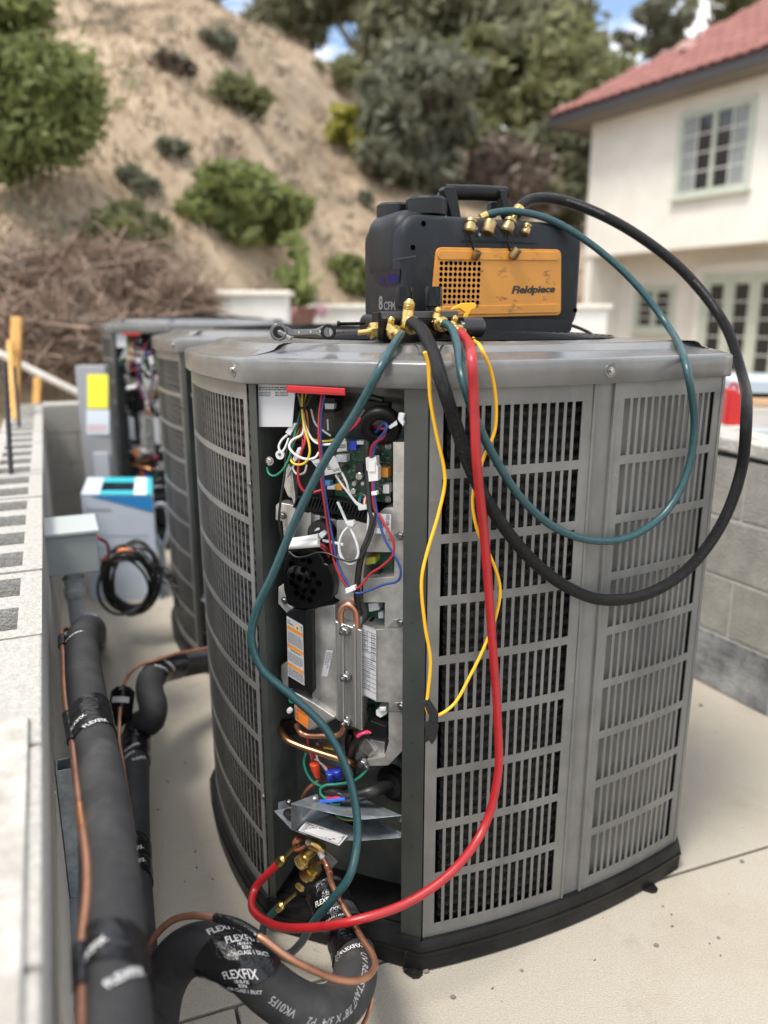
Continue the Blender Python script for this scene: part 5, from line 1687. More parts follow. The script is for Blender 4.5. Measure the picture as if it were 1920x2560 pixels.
# ------------------------------------------------------------------ insulated pipes
def resample(P, k):
    L_ = [0]
    for a, b_ in zip(P, P[1:]):
        L_.append(L_[-1] + (b_ - a).length)
    def f(s):
        s = max(0, min(L_[-1], s))
        for i in range(len(P) - 1):
            if s <= L_[i + 1]:
                t = (s - L_[i]) / max(1e-9, L_[i + 1] - L_[i])
                return P[i].lerp(P[i + 1], t)
        return P[-1]
    return f, L_[-1]
class Pipe:
    def __init__(s, pts, r_):
        s.P = spline(pts, 10)
        s.f, s.L = resample(s.P, 10)
        s.r = r_
    def near(s, x, y):                   # arc length where the run passes a sighting
        best = min(range(200), key=lambda i: (lambda d: (960 + FPX * d[0] - x) ** 2 + (1280 - FPX * d[1] - y) ** 2)(proj(s.f(s.L * i / 199))))
        return s.L * best / 199
    def hit(s, x, y):                    # arc length and angle of the surface point seen at a sighting
        q0 = s.near(x, y)
        best = None
        for i in range(-14, 15):
            for j in range(-12, 13):
                q, an = q0 + i * .004, j * .11
                d = proj(s.surf(q, an))
                e = (960 + FPX * d[0] - x) ** 2 + (1280 - FPX * d[1] - y) ** 2
                if best is None or e < best[0]:
                    best = (e, q, an)
        return best[1], best[2]
    def frame(s, q):
        a, b_ = s.f(q - .006), s.f(q + .006)
        t = (b_ - a).normalized()
        p = s.f(q)
        c = (EYE - p)
        c = (c - t * c.dot(t)).normalized()
        return p, t, c, c.cross(t)
    def surf(s, q, ang, lift=0.0):
        p, t, c, sd = s.frame(q)
        return p + (c * math.cos(ang) + sd * math.sin(ang)) * (s.r + lift)
    def sleeve(s, s0, s1, lift, skew=0.0, n=28, wob=.0):
        loops = []
        k = max(6, int((s1 - s0) / .01))
        for i in range(k + 1):
            loops.append([s.surf(s0 + (s1 - s0) * i / k + skew * math.sin(2 * math.pi * j / n), 2 * math.pi * j / n,
                                 lift + wob * math.sin(5 * i + 3 * j) * math.sin(j * 1.7 + i)) for j in range(n)])
        return loops
    def text(s, mb, txt, q0, a0, h, phi=0.0, width=.8, lift=.002, bold=.01, mid=1):
        vs_, fs_, asp = text_geo(txt, bold)
        c_, n_ = math.cos(phi), math.sin(phi)
        wdt = asp * h * width
        out = []
        for x, y in vs_:
            X, Y = (x - .5 * mid) * wdt, (y - .5) * h
            out.append(s.surf(q0 + X * c_ - Y * n_, a0 + (X * n_ + Y * c_) / s.r, lift))
        mb.add(out, fs_)
def proj(p):
    d = p - EYE
    z = d.y * CT - d.z * ST
    return (d.x / z, (d.y * ST + d.z * CT) / z)
def tape_print(pipe, o, spots, phi, h=.0125, full=True):
    """lettering on a tape wrap at sighted spots"""
    def one(*a):
        mb = MB()
        pipe.text(mb, *a)
        part(mb, 'lettering', white, o)
    for k_, (x, y) in enumerate(spots):
        q, a0 = pipe.hit(x, y)
        one('FLEXFIX', q, a0, h, phi, .80, .0034, .008)
        if full and k_ > 0:
            up = lambda k: (q - math.sin(phi) * k, a0 + math.cos(phi) * k / pipe.r)
            one('181B-FX', *up(-h * .85), h * .40, phi, .9, .0034, .01)
            one('B2P4', *up(-h * 1.35), h * .40, phi, .9, .0034, .01)
            one('FOR CLASS 1 DUCT', *up(-h * 1.95), h * .46, phi, .85, .0034, .01)
# faint print along the thick black hose
hp = Pipe([bs[i] for i in range(150, 231, 8)], .0118)
mb = MB()
for k_ in range(2):
    hp.text(mb, '600 PSIG/41 BAR BURST 3000 PSIG/206 BAR', hp.L * (.26 + .48 * k_), -.35, .0042, math.pi, .9, .0004, .005)
part(mb, 'lettering', mat('hose_print', (.16, .16, .16), .6), black)
foam_end = mat('foam_end', (.03, .03, .032), .8)
# run along the block wall
p1 = Pipe([gz(287, 2700, .690) + Vector((.42, -.98, .0)), gz(287, 2700, .690) + Vector((.13, -.30, .0))] + [gz(x, y, z) for x, y, z in ((287, 2700, .690), (286, 2560, .690), (284, 2500, .690), (276, 2219, .686), (256, 1979, .68), (231, 1835, .674), (213, 1716, .668), (205, 1645, .660))]
          + [gz(205, 1603, .645), gz(212, 1580, .600), gz(226, 1570, .52), gz(236, 1576, .40), gz(240, 1590, .2), gz(242, 1600, .02)], .0355)
ls = thing('insulated_pipe', p1.P[0], 'thick black insulated pipe running along the block wall with a copper line taped to it', 'pipe', 'insulated refrigerant lines')
part(MB().rings(p1.sleeve(0, p1.L, 0, 0, 28), True, True), 'insulation', foam, ls, smooth=60)
tm = mat('tape_crinkled', (.005, .005, .006), .17, bump=.7, bscale=45)
for (ya, yb, sk, sd) in ((2478, 2362, .012, 1), (1856, 1786, -.012, 2), (1624, 1592, .01, 3)):
    a, b_ = p1.near(262, ya), p1.near(240, yb)
    t_ = part(MB().rings(p1.sleeve(min(a, b_), max(a, b_), .0022, sk, 32, .0008), True, False), 'tape_wrap', tm, ls, smooth=60)
    tape_print(p1, t_, {1: [(225, 2392), (310, 2440)], 2: [(190, 1812), (240, 1822)], 3: [(195, 1606)]}[sd], R(-62), .010, False)
c7 = lambda x, y: (x / 2.087, 1500 + y / 2.087)
cop = [gz(*c7(x, y), z) for x, y, z in ((425, 2300, .712), (425, 2212, .712), (425, 2050, .712), (420, 1850, .712), (435, 1700, .712), (452, 1560, .714), (455, 1400, .712), (440, 1250, .708), (418, 1100, .70), (395, 900, .694), (375, 720, .688), (345, 560, .68),
                                       (333, 420, .676), (330, 300, .67), (322, 200, .66), (322, 160, .65))] + [gz(*c7(345, 150), .62)]
part(MB().tube(spline(cop, 8), .0062, 12), 'copper_line', copper, ls, smooth=60)
for a, b_ in ((1786, 1856), (2362, 2478), (1592, 1622)):
    sub = [p for p in spline(cop, 8) if a < 1280 - FPX * proj(p)[1] < b_]
    if len(sub) > 2:
        part(MB().tube(sub, .0088, 12), 'tape_wrap', tm, ls, smooth=60)
sub = [p for p in spline(cop, 8) if 2010 < 1280 - FPX * proj(p)[1] < 2080]
part(MB().tube(sub, .0072, 12), 'brazed_joint', copper_b, ls, smooth=60)

# lower run with the filter drier
p2 = Pipe([gz(*c7(x, y), z) for x, y, z in ((760, 2500, .19), (740, 2200, .19), (700, 1700, .19), (690, 1300, .185), (695, 1000, .18), (705, 800, .18), (715, 700, .19), (735, 650, .21), (785, 630, .23), (800, 570, .26), (782, 480, .27), (785, 420, .27),
                                           (830, 372, .265), (900, 350, .255), (1000, 330, .24), (1110, 310, .23), (1180, 300, .225))], .040)
l2 = thing('insulated_pipe', p2.P[0], 'black insulated pipe with an S bend beside a small black filter drier', 'pipe', 'insulated refrigerant lines')
part(MB().rings(p2.sleeve(0, p2.L, 0, 0, 26), True, True), 'insulation', foam, l2, smooth=60)
for (xa, ya, xb, yb, sd) in ((740, 850, 720, 730, 5), (940, 345, 800, 395, 6), (700, 1480, 700, 1290, 8)):
    a, b_ = p2.near(*c7(xa, ya)), p2.near(*c7(xb, yb))
    t_ = part(MB().rings(p2.sleeve(min(a, b_), max(a, b_), .0022, .010, 30, .001), True, False), 'tape_wrap', tm, l2, smooth=60)
    tape_print(p2, t_, {5: [(330, 1868), (322, 1890), (350, 1900)], 6: [(402, 1672), (425, 1664)], 8: [(338, 2130), (340, 2160)]}[sd], R(-50), .011, False)
P_ = [gz(*c7(x, y), z) for x, y, z in ((1110, 245, .29), (1000, 265, .30), (900, 285, .31), (800, 320, .315), (740, 335, .32), (690, 370, .32), (655, 420, .33), (645, 450, .33))]
part(MB().tube(spline(P_, 6), .0052, 10), 'copper_line', copper, l2, smooth=60)
P_ = [gz(*c7(x, y), z) for x, y, z in ((628, 560, .30), (622, 640, .27), (622, 730, .25), (640, 840, .24), (655, 960, .235), (690, 1200, .235), (705, 1500, .24), (735, 1900, .25), (770, 2200, .25))]
part(MB().tube(spline(P_, 6), .0055, 10), 'copper_line', copper, l2, smooth=60)
a, b_ = gz(*c7(622, 640), .25), gz(*c7(645, 450), .33)
mb = MB()
h = (b_ - a).length
mb.lathe(a, b_ - a, [(-.01, .008), (0, .02), (.012, .033), (h * .85, .033), (h * .97, .02), (h, .008)], 22)
dr = part(mb, 'filter_drier', blackg, l2, smooth=40)
mb = MB()
loops = []
ax = (b_ - a).normalized()
u = (EYE - a - ax * (EYE - a).dot(ax)).normalized()
w_ = ax.cross(u)
mb.rings([[a + ax * (h * hh) + (u * math.cos(t) + w_ * math.sin(t)) * .0336 for t in (-.9, -.6, -.3, 0, .3, .6)] for hh in (.5, .66)], False, False)
part(mb, 'white_label', paper, dr, smooth=60)

# the U that enters the front unit
p3 = Pipe([at(x, y, d) for x, y, d in ((812, 2226, 1.60), (822, 2246, 1.585), (846, 2292, 1.55), (872, 2351, 1.49), (888, 2407, 1.43), (880, 2465, 1.37), (846, 2514, 1.33), (788, 2530, 1.29), (723, 2506, 1.27), (667, 2465, 1.26), (618, 2418, 1.255),
                                  (565, 2385, 1.265), (508, 2370, 1.28), (458, 2387, 1.30), (420, 2432, 1.32), (398, 2490, 1.335), (388, 2560, 1.345), (384, 2640, 1.355))] + [Vector((-.395, .99, .055)), Vector((-.36, .86, .045)), Vector((-.30, .55, .045)), Vector((-.10, -.1, .045)), Vector((.1, -.6, .045))], .0405)
l3 = thing('insulated_pipe', p3.P[0], 'black insulated pipe bent in a U beside the open corner of the front unit', 'pipe', 'insulated refrigerant lines')
part(MB().rings(p3.sleeve(0, p3.L, 0, 0, 30), True, True), 'insulation', foam, l3, smooth=60)
for (xa, ya, xb, yb, sk, sd, angs) in ((815, 2225, 845, 2285, .016, 11, (-.5, .45)), (872, 2345, 888, 2405, -.014, 12, (-.4, .5)), (640, 2438, 535, 2374, .016, 13, (-.75, .1, .9))):
    a, b_ = p3.near(xa, ya), p3.near(xb, yb)
    t_ = part(MB().rings(p3.sleeve(a, b_, .0022, sk, 32, .0008), True, False), 'tape_wrap', tm, l3, smooth=60)
    tape_print(p3, t_, {11: [(812, 2252), (836, 2274)], 12: [(876, 2372)], 13: [(562, 2326), (606, 2352), (596, 2430)]}[sd], R(-134) if sd == 13 else R(66) if sd == 11 else R(108), .0104)
gp_ = mat('grey_lettering', (.38, .38, .38), .6)
mb = MB()
p3.text(mb, 'AEROCEL-', p3.near(886, 2412), -.95, .0125, 0, .75, .0006, .004)
part(mb, 'lettering', gp_, l3)
mb = MB()
p3.text(mb, 'UV RESISTANT 7/8" X 3/4" P2', p3.near(840, 2518), .30, .0125, 0, .80, .0006, .004)
part(mb, 'lettering', gp_, l3)
mb = MB()
p3.text(mb, 'VK01F5', p3.near(700, 2490), .25, .0125, 0, .85, .0006, .004)
part(mb, 'lettering', gp_, l3)
cc_ = [B(*cv_(1010, 1195), .004), B(*cv_(1060, 1290), .012), B(*cv_(1150, 1470), .022)] + [at(*c8(x, y), d) for x, y, d in ((830, 650, 1.545), (900, 790, 1.50), (1000, 960, 1.455), (1080, 1095, 1.41), (1140, 1185, 1.375), (1160, 1270, 1.345), (1110, 1350, 1.315),
      (1000, 1390, 1.285), (850, 1372, 1.26), (650, 1290, 1.225), (480, 1200, 1.205), (290, 1062, 1.20))]
cc_ += [at(*c7(x, y), d) for x, y, d in ((1240, 1690, 1.225), (1108, 1657, 1.255), (1000, 1647, 1.275), (900, 1672, 1.29), (820, 1740, 1.30), (765, 1830, 1.31), (740, 1930, 1.32), (725, 2050, 1.33))]
S3 = spline(cc_, 8)
part(MB().tube(S3, .0058, 12), 'copper_line', copper, l3, smooth=60)
part(MB().tube(S3[0:10], .0066, 12), 'painted_joint', mat('grey_primer', (.4, .4, .39), .5), l3, smooth=60)
part(MB().tube(S3[14:20], .0068, 12), 'brazed_joint', copper, l3, smooth=60)
sub = [p for p in S3 if 535 < 960 + FPX * proj(p)[0] < 648 and 1280 - FPX * proj(p)[1] < 2400]
if len(sub) > 2:
    part(MB().tube(sub, .0078, 12), 'tape_wrap', tm, l3, smooth=60)
part(MB().tube(spline([at(*c8(x, y), d) for x, y, d in ((1140, 1520, 1.37), (1120, 1600, 1.36), (1090, 1680, 1.36), (1060, 1740, 1.36))], 5), .004, 10), 'copper_line', copper, l3, smooth=60)

# ------------------------------------------------------------------ site clutter left of the units
def boxed(root, name, c, size, m, rz=0.0, bevel=.003):
    return MB().box(c, size, Matrix.Rotation(rz, 3, 'Z')).build(name, m, root, bevel=bevel)
wa = math.atan2(wd.y, wd.x)
def WL(s, n, z):                        # along the wall from its near end, out from its face, up
    return worg + wd * s + wx * n + Vector((0, 0, z))
def on_face(x, y, n):                   # sighting met with the wall's face plane, n metres out
    return plane(x, y, worg, wx, n)
grey_e = mat('grey_enamel', (.30, .335, .335), .45, var=.05, vscale=6)
# junction box on its conduit
c = at(178, 1392, 2.42)
jb = thing('junction_box', Vector((c.x, c.y, 0)), 'grey metal junction box on a conduit beside the block wall', 'junction box')
boxed(jb, 'box', Vector((c.x, c.y, .655)), (.20, .155, .125), grey_e, wa, .004)
boxed(jb, 'cover', Vector((c.x, c.y, .722)), (.215, .170, .012), mat('enamel_light', (.42, .46, .46), .4), wa, .003)
cq = Vector((c.x, c.y, 0)) + wd * -.04 
part(MB().tube([cq + Vector((0, 0, .595)), cq + Vector((0, 0, .3)), cq + Vector((0, 0, .0))], .024, 16), 'conduit', mat('zinc_conduit', (.46, .48, .50), .4, metal=.25, var=.08, vscale=9), jb, smooth=50)
mb = MB()
mb.lathe(cq + Vector((0, 0, .50)), (0, 0, 1), [(0, .027), (.006, .032), (.03, .032), (.034, .027), (.055, .027), (.06, .034), (.066, .034)], 18)
part(mb, 'coupling', MATS['zinc_conduit'], jb, smooth=40)
part(MB().tube([cq + Vector((0, 0, .44)), cq + Vector((.05, -.01, .44)), cq + Vector((.065, -.012, .435))], .011, 10), 'clamp_screw', MATS['zinc_conduit'], jb, smooth=40)
# strut channel bolted to the wall face
sc0, sc1 = gz(150, 1912, .60), gz(160, 2120, .33)
sc0 = worg + wd * (sc0 - worg).dot(wd) + wx * .012
sc0.z = .60
st = thing('strut_channel', Vector((sc0.x, sc0.y, sc1.z)), 'short steel strut channel fixed upright on the block wall behind the pipe', 'strut')
zt, zb_ = .60, .33
for n0, n1, s0, s1 in ((.002, .005, -.02, .02), (.005, .042, -.02, -.017), (.005, .042, .017, .02), (.042, .045, -.02, -.009), (.042, .045, .009, .02)):
    P = [Vector((sc0.x, sc0.y, 0)) - wx * .012 + wd * s + wx * n for s, n in ((s0, n0), (s1, n0), (s1, n1), (s0, n1))]
    MB().prism([p + Vector((0, 0, zb_)) for p in P], (0, 0, zt - zb_)).build('channel_side', galv, st, bevel=.0008)
MB().box(Vector((sc0.x, sc0.y, .545)) + wx * .05, (.03, .05, .03), Matrix.Rotation(wa, 3, 'Z')).build('clamp', galv, st, bevel=.002)
# plastic conduit at the foot of the wall
g0 = [gz(182, 2260, .33), gz(178, 2330, .33), gz(184, 2450, .33), gz(190, 2560, .33)]
pc_ = thing('grey_conduit', g0[0], 'grey plastic conduit low between the block wall and the pipe', 'conduit')
part(MB().tube([g0[0] + Vector((0, 0, -.3))] + [g0[0] + Vector((0, 0, -.05))] + spline(g0, 5), .022, 14), 'tube', mat('grey_pvc', (.17, .18, .185), .5), pc_, smooth=50)
g1 = [gz(175, 2000, .45), gz(180, 2120, .38), gz(190, 2250, .3), gz(196, 2400, .28), gz(200, 2560, .28)]
part(MB().tube(spline(g1, 5), .006, 8), 'cable', w_black, pc_, smooth=50)
# disconnect cabinet with stickers
dc = gz(235, 1240, .0)
dcY = 4.35
a, b_ = gy(200, 1060, dcY), gy(272, 1060, dcY)
dz0, dz1 = .0, gy(235, 915, dcY).z
dis = thing('electrical_cabinet', Vector(((a.x + b_.x) / 2, dcY, 0)), 'tall narrow grey electrical cabinet with a bright yellow sticker', 'cabinet')
cxm = (a.x + b_.x) / 2
boxed(dis, 'cabinet_body', Vector((cxm, dcY + .05, dz1 / 2 + .02)), ((b_.x - a.x), .10, dz1 - .04), mat('cabinet_grey', (.30, .305, .32), .5), 0.06)
def sticker(x0, x1, y0, y1, m, name, lines=()):
    q = [gy(x0, y1, dcY - .004), gy(x1, y1, dcY - .004), gy(x1, y0, dcY - .004), gy(x0, y0, dcY - .004)]
    o = MB().prism(q, (0, .003, 0)).build(name, m, dis)
    if lines:
        f = quad_fn(*q, Vector((0, -.001, 0)))
        for (l, mm) in lines:
            mb = MB()
            mb.add([f(l[0], l[1]), f(l[2], l[1]), f(l[2], l[3]), f(l[0], l[3])], [(0, 1, 2, 3)])
            mb.build('print', mm, o)
sticker(218, 270, 936, 1021, mat('sticker_yellow', (.85, .78, .05), .5), 'yellow_sticker')
sticker(216, 273, 1025, 1086, mat('sticker_pale', (.66, .72, .76), .5), 'white_sticker', [((.05, .3, .9, .38), mat('pink_print', (.7, .4, .38), .6)), ((.05, .14, .9, .22), MATS['pink_print'])])
boxed(dis, 'conduit_cover', Vector((gy(255, 1140, dcY).x, dcY - .012, .30)), (.085, .02, .60), mat('cabinet_light', (.42, .45, .50), .5), 0)
# carton
f0, f1 = gz(228, 1500), gz(400, 1500)
f0.y = f1.y = (f0.y + f1.y) / 2
ch_ = .53
cd_ = .42
car = thing('cardboard_carton', f0, 'white and blue printed carton standing open behind the junction box', 'carton')
cyr = Vector((-.28, .96, 0)).normalized()
P0, P1_, P2, P3 = f0, f1, f1 + cyr * cd_, f0 + cyr * cd_
whitec = mat('carton_white', (.50, .57, .67), .7, var=.03, vscale=4)
teal = mat('carton_teal', (.03, .42, .50), .6)
bluec = mat('carton_blue', (.02, .22, .55), .6)
ZV = Vector((0, 0, 1))
for a, b_ in ((P0, P1_), (P1_, P2), (P2, P3), (P3, P0)):
    d_ = (b_ - a).normalized()
    nn = Vector((d_.y, -d_.x, 0)) * -.005
    MB().hexa([a, b_, b_ + nn, a + nn, a + ZV * ch_, b_ + ZV * ch_, b_ + nn + ZV * ch_, a + nn + ZV * ch_]).build('carton_side', whitec, car)
fb = quad_fn(P0 + ZV * .0, P1_, P1_ + ZV * ch_, P0 + ZV * ch_, Vector((0, -.003, 0)))
mb = MB()
mb.add([fb(.12, .99), fb(.998, .99), fb(.998, .84), fb(.5, .93)], [(3, 2, 1, 0)])
mb.build('blue_band', bluec, car)
mb = MB()
for q in ((.05, .86, .40, .885), (.05, .62, .9, .63), (.05, .50, .85, .51), (.05, .38, .9, .39)):
    mb.add([fb(q[0], q[1]), fb(q[2], q[1]), fb(q[2], q[3]), fb(q[0], q[3])], [(0, 1, 2, 3)])
mb.build('print', mat('carton_print', (.42, .46, .54), .7), car)
ft = quad_fn(P0 + ZV * (ch_ + .002), P1_ + ZV * (ch_ + .002), P2 + ZV * (ch_ + .002), P3 + ZV * (ch_ + .002), Vector((0, 0, 0)))
for (u0, v0, u1, v1, m_) in ((0, 0, .26, 1, whitec), (.262, 0, .74, .22, teal), (.262, .72, .74, 1, teal), (.742, 0, .92, 1, mat('carton_pale', (.66, .74, .72), .7)), (.922, 0, 1, 1, teal)):
    MB().prism([ft(u0, v0), ft(u1, v0), ft(u1, v1), ft(u0, v1)], (0, 0, -.006)).build('carton_flap', m_, car)
# white hose loop leaning by the carton
ctr = at(400, 1312, 3.8)
lp = [ctr + Vector((.045 * math.cos(t), .03 * math.sin(t * 2), .105 * math.sin(t))) for t in [math.pi * 2 * i / 24 for i in range(25)]]
lo_ = thing('white_hose', Vector((ctr.x, ctr.y, 0)), 'loop of white plastic hose leaning between the carton and the middle unit', 'hose')
part(MB().tube(lp, .012, 12), 'tube', mat('hose_white', (.42, .46, .50), .45), lo_, smooth=60)
boxed(lo_, 'foot_clip', Vector((ctr.x, ctr.y, (ctr.z - .1) / 2)), (.03, .03, ctr.z - .1), MATS['hose_white'])
# coil of black cable
cc = at(325, 1455, 3.18)
co_ = thing('cable_coil', Vector((cc.x, cc.y, 0)), 'messy coil of black cable leaning against the carton', 'cable')
rr = random.Random(5)
for k in range(11):
    ra_, rb_ = .105 + rr.uniform(-.022, .02), .135 + rr.uniform(-.03, .015)
    off = Vector((rr.uniform(-.02, .02), rr.uniform(-.03, .03), rr.uniform(-.012, .012)))
    ph = rr.uniform(-.5, .1)
    pts_ = []
    for i in range(25):
        t = 2 * math.pi * i / 24
        x_, z_ = ra_ * math.cos(t), rb_ * math.sin(t)
        pts_.append(cc + off + Vector((x_ * math.cos(ph) - z_ * math.sin(ph) * .4, .05 * math.sin(t + k), x_ * math.sin(ph) * .5 + z_)))
    part(MB().tube(pts_, .0062, 8), 'cable_turn', w_black, co_, smooth=60)
for k in range(6):
    e = [cc + Vector((.06, 0, .08)), cc + Vector((.15 + rr.uniform(-.02, .02), .02, .03 + rr.uniform(-.04, .02))), cc + Vector((.22 + rr.uniform(-.03, .05), .0, -.03 - .02 * k)), cc + Vector((.25, -.04, -.16 + rr.uniform(-.02, .04)))]
    part(MB().tube(spline(e, 6), .004, 7), 'cable_end', w_black, co_, smooth=60)
part(MB().tube(spline([cc + Vector((-.02, -.03, .135)), cc + Vector((.0, -.05, .15)), cc + Vector((.035, -.04, .135))], 4), .013, 10), 'orange_tie', orange_l, co_, smooth=60)
part(MB().tube(spline([at(245, 1345, 2.6), at(268, 1360, 2.8), at(270, 1395, 3.0), at(255, 1400, 3.1)], 6), .006, 8), 'red_lead', w_red, co_, smooth=60)
# stakes, rebar, pole behind the wall
wood = mat('stake_wood', (.55, .30, .085), .75, var=.2, vscale=6, stretch=(8, 8, .6))
for (x0, y0, x1, y1, d, w_, lb) in ((45, 795, 38, 1010, 4.6, .062, 'tall orange-brown wooden stake behind the far end of the block wall'), (97, 945, 92, 1020, 5.4, .05, 'short orange-brown wooden stake beside the taller one')):
    a, b_ = at(x0, y0, d), at(x1, y1, d)
    sk = thing('wooden_stake', b_, lb, 'stake', 'wooden stakes')
    ax = (a - b_).normalized()
    sd = ax.cross(Vector((0, 1, 0))).normalized()
    th = ax.cross(sd)
    b2 = b_ - ax * .35
    MB().prism([b2 - sd * w_ / 2, b2 + sd * w_ / 2, a + sd * w_ / 2, a - sd * w_ / 2], th * .03).build('shaft', wood, sk, bevel=.003)
    tip = [b2 - sd * w_ / 2, b2 + sd * w_ / 2, b2 - ax * .1]
    MB().prism(tip, th * .03).build('point', wood, sk)
a, b_ = at(18, 800, 4.5), at(30, 1015, 4.2)
sk = thing('wooden_stake', b_, 'leaning wooden stake crossing the rebar at the left edge', 'stake', 'wooden stakes')
MB().tube([b_ - Vector((0, 0, .3)), a - Vector((0, 0, .12))], .02, 4).build('shaft', wood, sk)
for (x0, y0, x1, y1, s_, lb) in ((12, 905, 28, 1182, 4.0, 'nearest dark rebar rod standing in the block wall'), (36, 915, 48, 1065, 7.0, 'farther dark rebar rod standing in the block wall')):
    b_ = gz(x1, y1, .80)
    a = gy(x0, y0, b_.y + .02)
    rb_ = thing('rebar', Vector((b_.x, b_.y, .5)), lb, 'rebar', 'rebar rods')
    mb = MB()
    P = [Vector((b_.x, b_.y, .5)), b_, b_.lerp(a, .5), a]
    mb.tube(spline(P, 4), .009, 8)
    part(mb, 'rod', mat('rusty_rebar', (.045, .045, .048), .6), rb_, smooth=50)
    for k in range(14):
        q = b_.lerp(a, k / 14)
        mb = MB()
        mb.lathe(q, a - b_, [(0, .0105), (.006, .0105)], 8)
        part(mb, 'rib', MATS['rusty_rebar'], rb_)
a, b_ = at(0, 885, 5.6), at(210, 990, 5.6)
pv = thing('fallen_pole', b_, 'pale pole lying aslant on the dry slope behind the wall', 'pole')
part(MB().tube([a + (a - b_) * .4, a, b_, b_ + (b_ - a) * .15], .028, 10), 'shaft', mat('pale_pole', (.50, .47, .42), .7, var=.15, vscale=8), pv, smooth=50)

# ------------------------------------------------------------------ right: boards stacked beyond the wall, red can
bx_ = plane(1860, 1075, rend + nr * .9, nr, 0)
def brd(name, label, x0, y0, wdt, hgt, d, m):
    p = at(x0, y0, d)
    o = thing(name, p, label, 'board', 'boards stacked beyond the wall')
    dirb = (rd * -.35 + Vector((.94, 0, 0))).normalized()
    MB().box(p + dirb * (wdt / 2), (wdt, .6, hgt), Matrix.Rotation(math.atan2(dirb.y, dirb.x), 3, 'Z')).build('panel', m, o, bevel=.004)
    for k in range(3):
        MB().box(p + dirb * (wdt * (.2 + .3 * k)) + Vector((0, 0, -hgt * .5 - .012)), (.06, .5, .02), Matrix.Rotation(math.atan2(dirb.y, dirb.x), 3, 'Z')).build('spacer', wood, o)
    return o
pale = mat('pale_sheet', (.38, .44, .49), .5, var=.05, vscale=3)
woodp = mat('plywood', (.50, .33, .19), .7, var=.15, vscale=8, stretch=(1, 1, 10))
greyb = mat('weathered_board', (.50, .47, .42), .8, var=.15, vscale=6, stretch=(1, 1, 20))
brd('stacked_board', 'pale blue-white sheet on top of the board stack beyond the wall', 1800, 955, 2.0, .06, 4.2, pale)
brd('stacked_board', 'orange-brown plywood sheet second from the top of the board stack', 1800, 990, 2.0, .04, 4.2, woodp)
brd('stacked_board', 'thick weathered grey board in the middle of the board stack', 1800, 1028, 2.0, .11, 4.2, greyb)
brd('stacked_board', 'pale sheet near the bottom of the board stack', 1800, 1068, 2.0, .06, 4.15, pale)
brd('stacked_board', 'brown plywood sheet lowest in the board stack', 1800, 1098, 2.0, .055, 4.1, woodp)
rp_ = at(1828, 1062, 3.6)
rc_ = thing('red_can', rp_, 'glossy red plastic can showing just past the right edge of the front unit', 'can')
prof_ = ((-.03, 0), (.060, 0), (.066, .012), (.062, .07), (.050, .11), (.030, .145), (.008, .165), (-.03, .17))
MB().prism([rp_ + Vector((x_ - .01, -.03, z_)) for x_, z_ in prof_], (0, .07, 0)).build('body', mat('red_gloss', (.50, .010, .016), .2, coat=.5), rc_, bevel=.010, seg=3)
part(MB().tube(spline([rp_ + Vector((x_, .005, z_)) for x_, z_ in ((-.02, .168), (-.015, .19), (.005, .185), (.016, .16))], 4), .007, 10), 'handle', red_p, rc_, smooth=60)
MB().box(rp_ + Vector((0, 0, -.025)), (.12, .12, .05)).build('foot_block', greyb, rc_, bevel=.005)

# bits of grit and leaf on the slab
pebm = mat('pebble', (.16, .15, .14), .9)
for k, (x, y, r_) in enumerate(((1640, 2365, .006), (1065, 2430, .008), (1752, 1765, .008), (1796, 2346, .004), (1305, 2428, .004), (1133, 2495, .006), (420, 1955, .004), (395, 2025, .004), (492, 2170, .003), (1855, 2155, .006))):
    g = gz(x, y)
    mb = MB()
    n = 9
    mb.rings([[g + Vector((math.cos(2 * math.pi * i / n) * r_ * k_ * random.uniform(.7, 1.25), math.sin(2 * math.pi * i / n) * r_ * k_ * random.uniform(.6, 1.0), z * r_ + .0005)) for i in range(n)] for z, k_ in ((0, .8), (.4, 1), (.8, .6))], True, True)
    o = mb.build('pebble', pebm, None, smooth=60)
    tag(o, ('dark chip of grit lying on the bare slab in front of the louvres', 'pale pebble by the front mounting tab', 'dark chip on the slab close to the right wall', 'tiny chip on the right half of the slab', 'small dark chip on the slab under the middle of the louvred face',
            'curled brown leaf bit near the bottom of the slab', 'small dark chip left of the louvres behind the pipe', 'second small chip left of the louvres beside the pipe', 'tiny chip on the slab near the front left louvre foot', 'tan chip of grit by the slab joint')[k], 'pebble')

gr = MB()
rr = random.Random(12)
for k in range(420):
    x_, y_ = rr.uniform(-.9, 1.9), rr.uniform(1.0, 4.2)
    r_ = rr.uniform(.0007, .0024)
    gr.box((x_, y_, r_ * .5 + .0004), (r_ * rr.uniform(1, 3), r_ * rr.uniform(.8, 1.6), r_), Matrix.Rotation(rr.uniform(0, 3), 3, 'Z'))
tag(gr.build('grit', mat('grit', (.13, .11, .09), .9), None), 'fine dark grit and leaf crumbs strewn over the slab', 'grit', None, 'stuff')

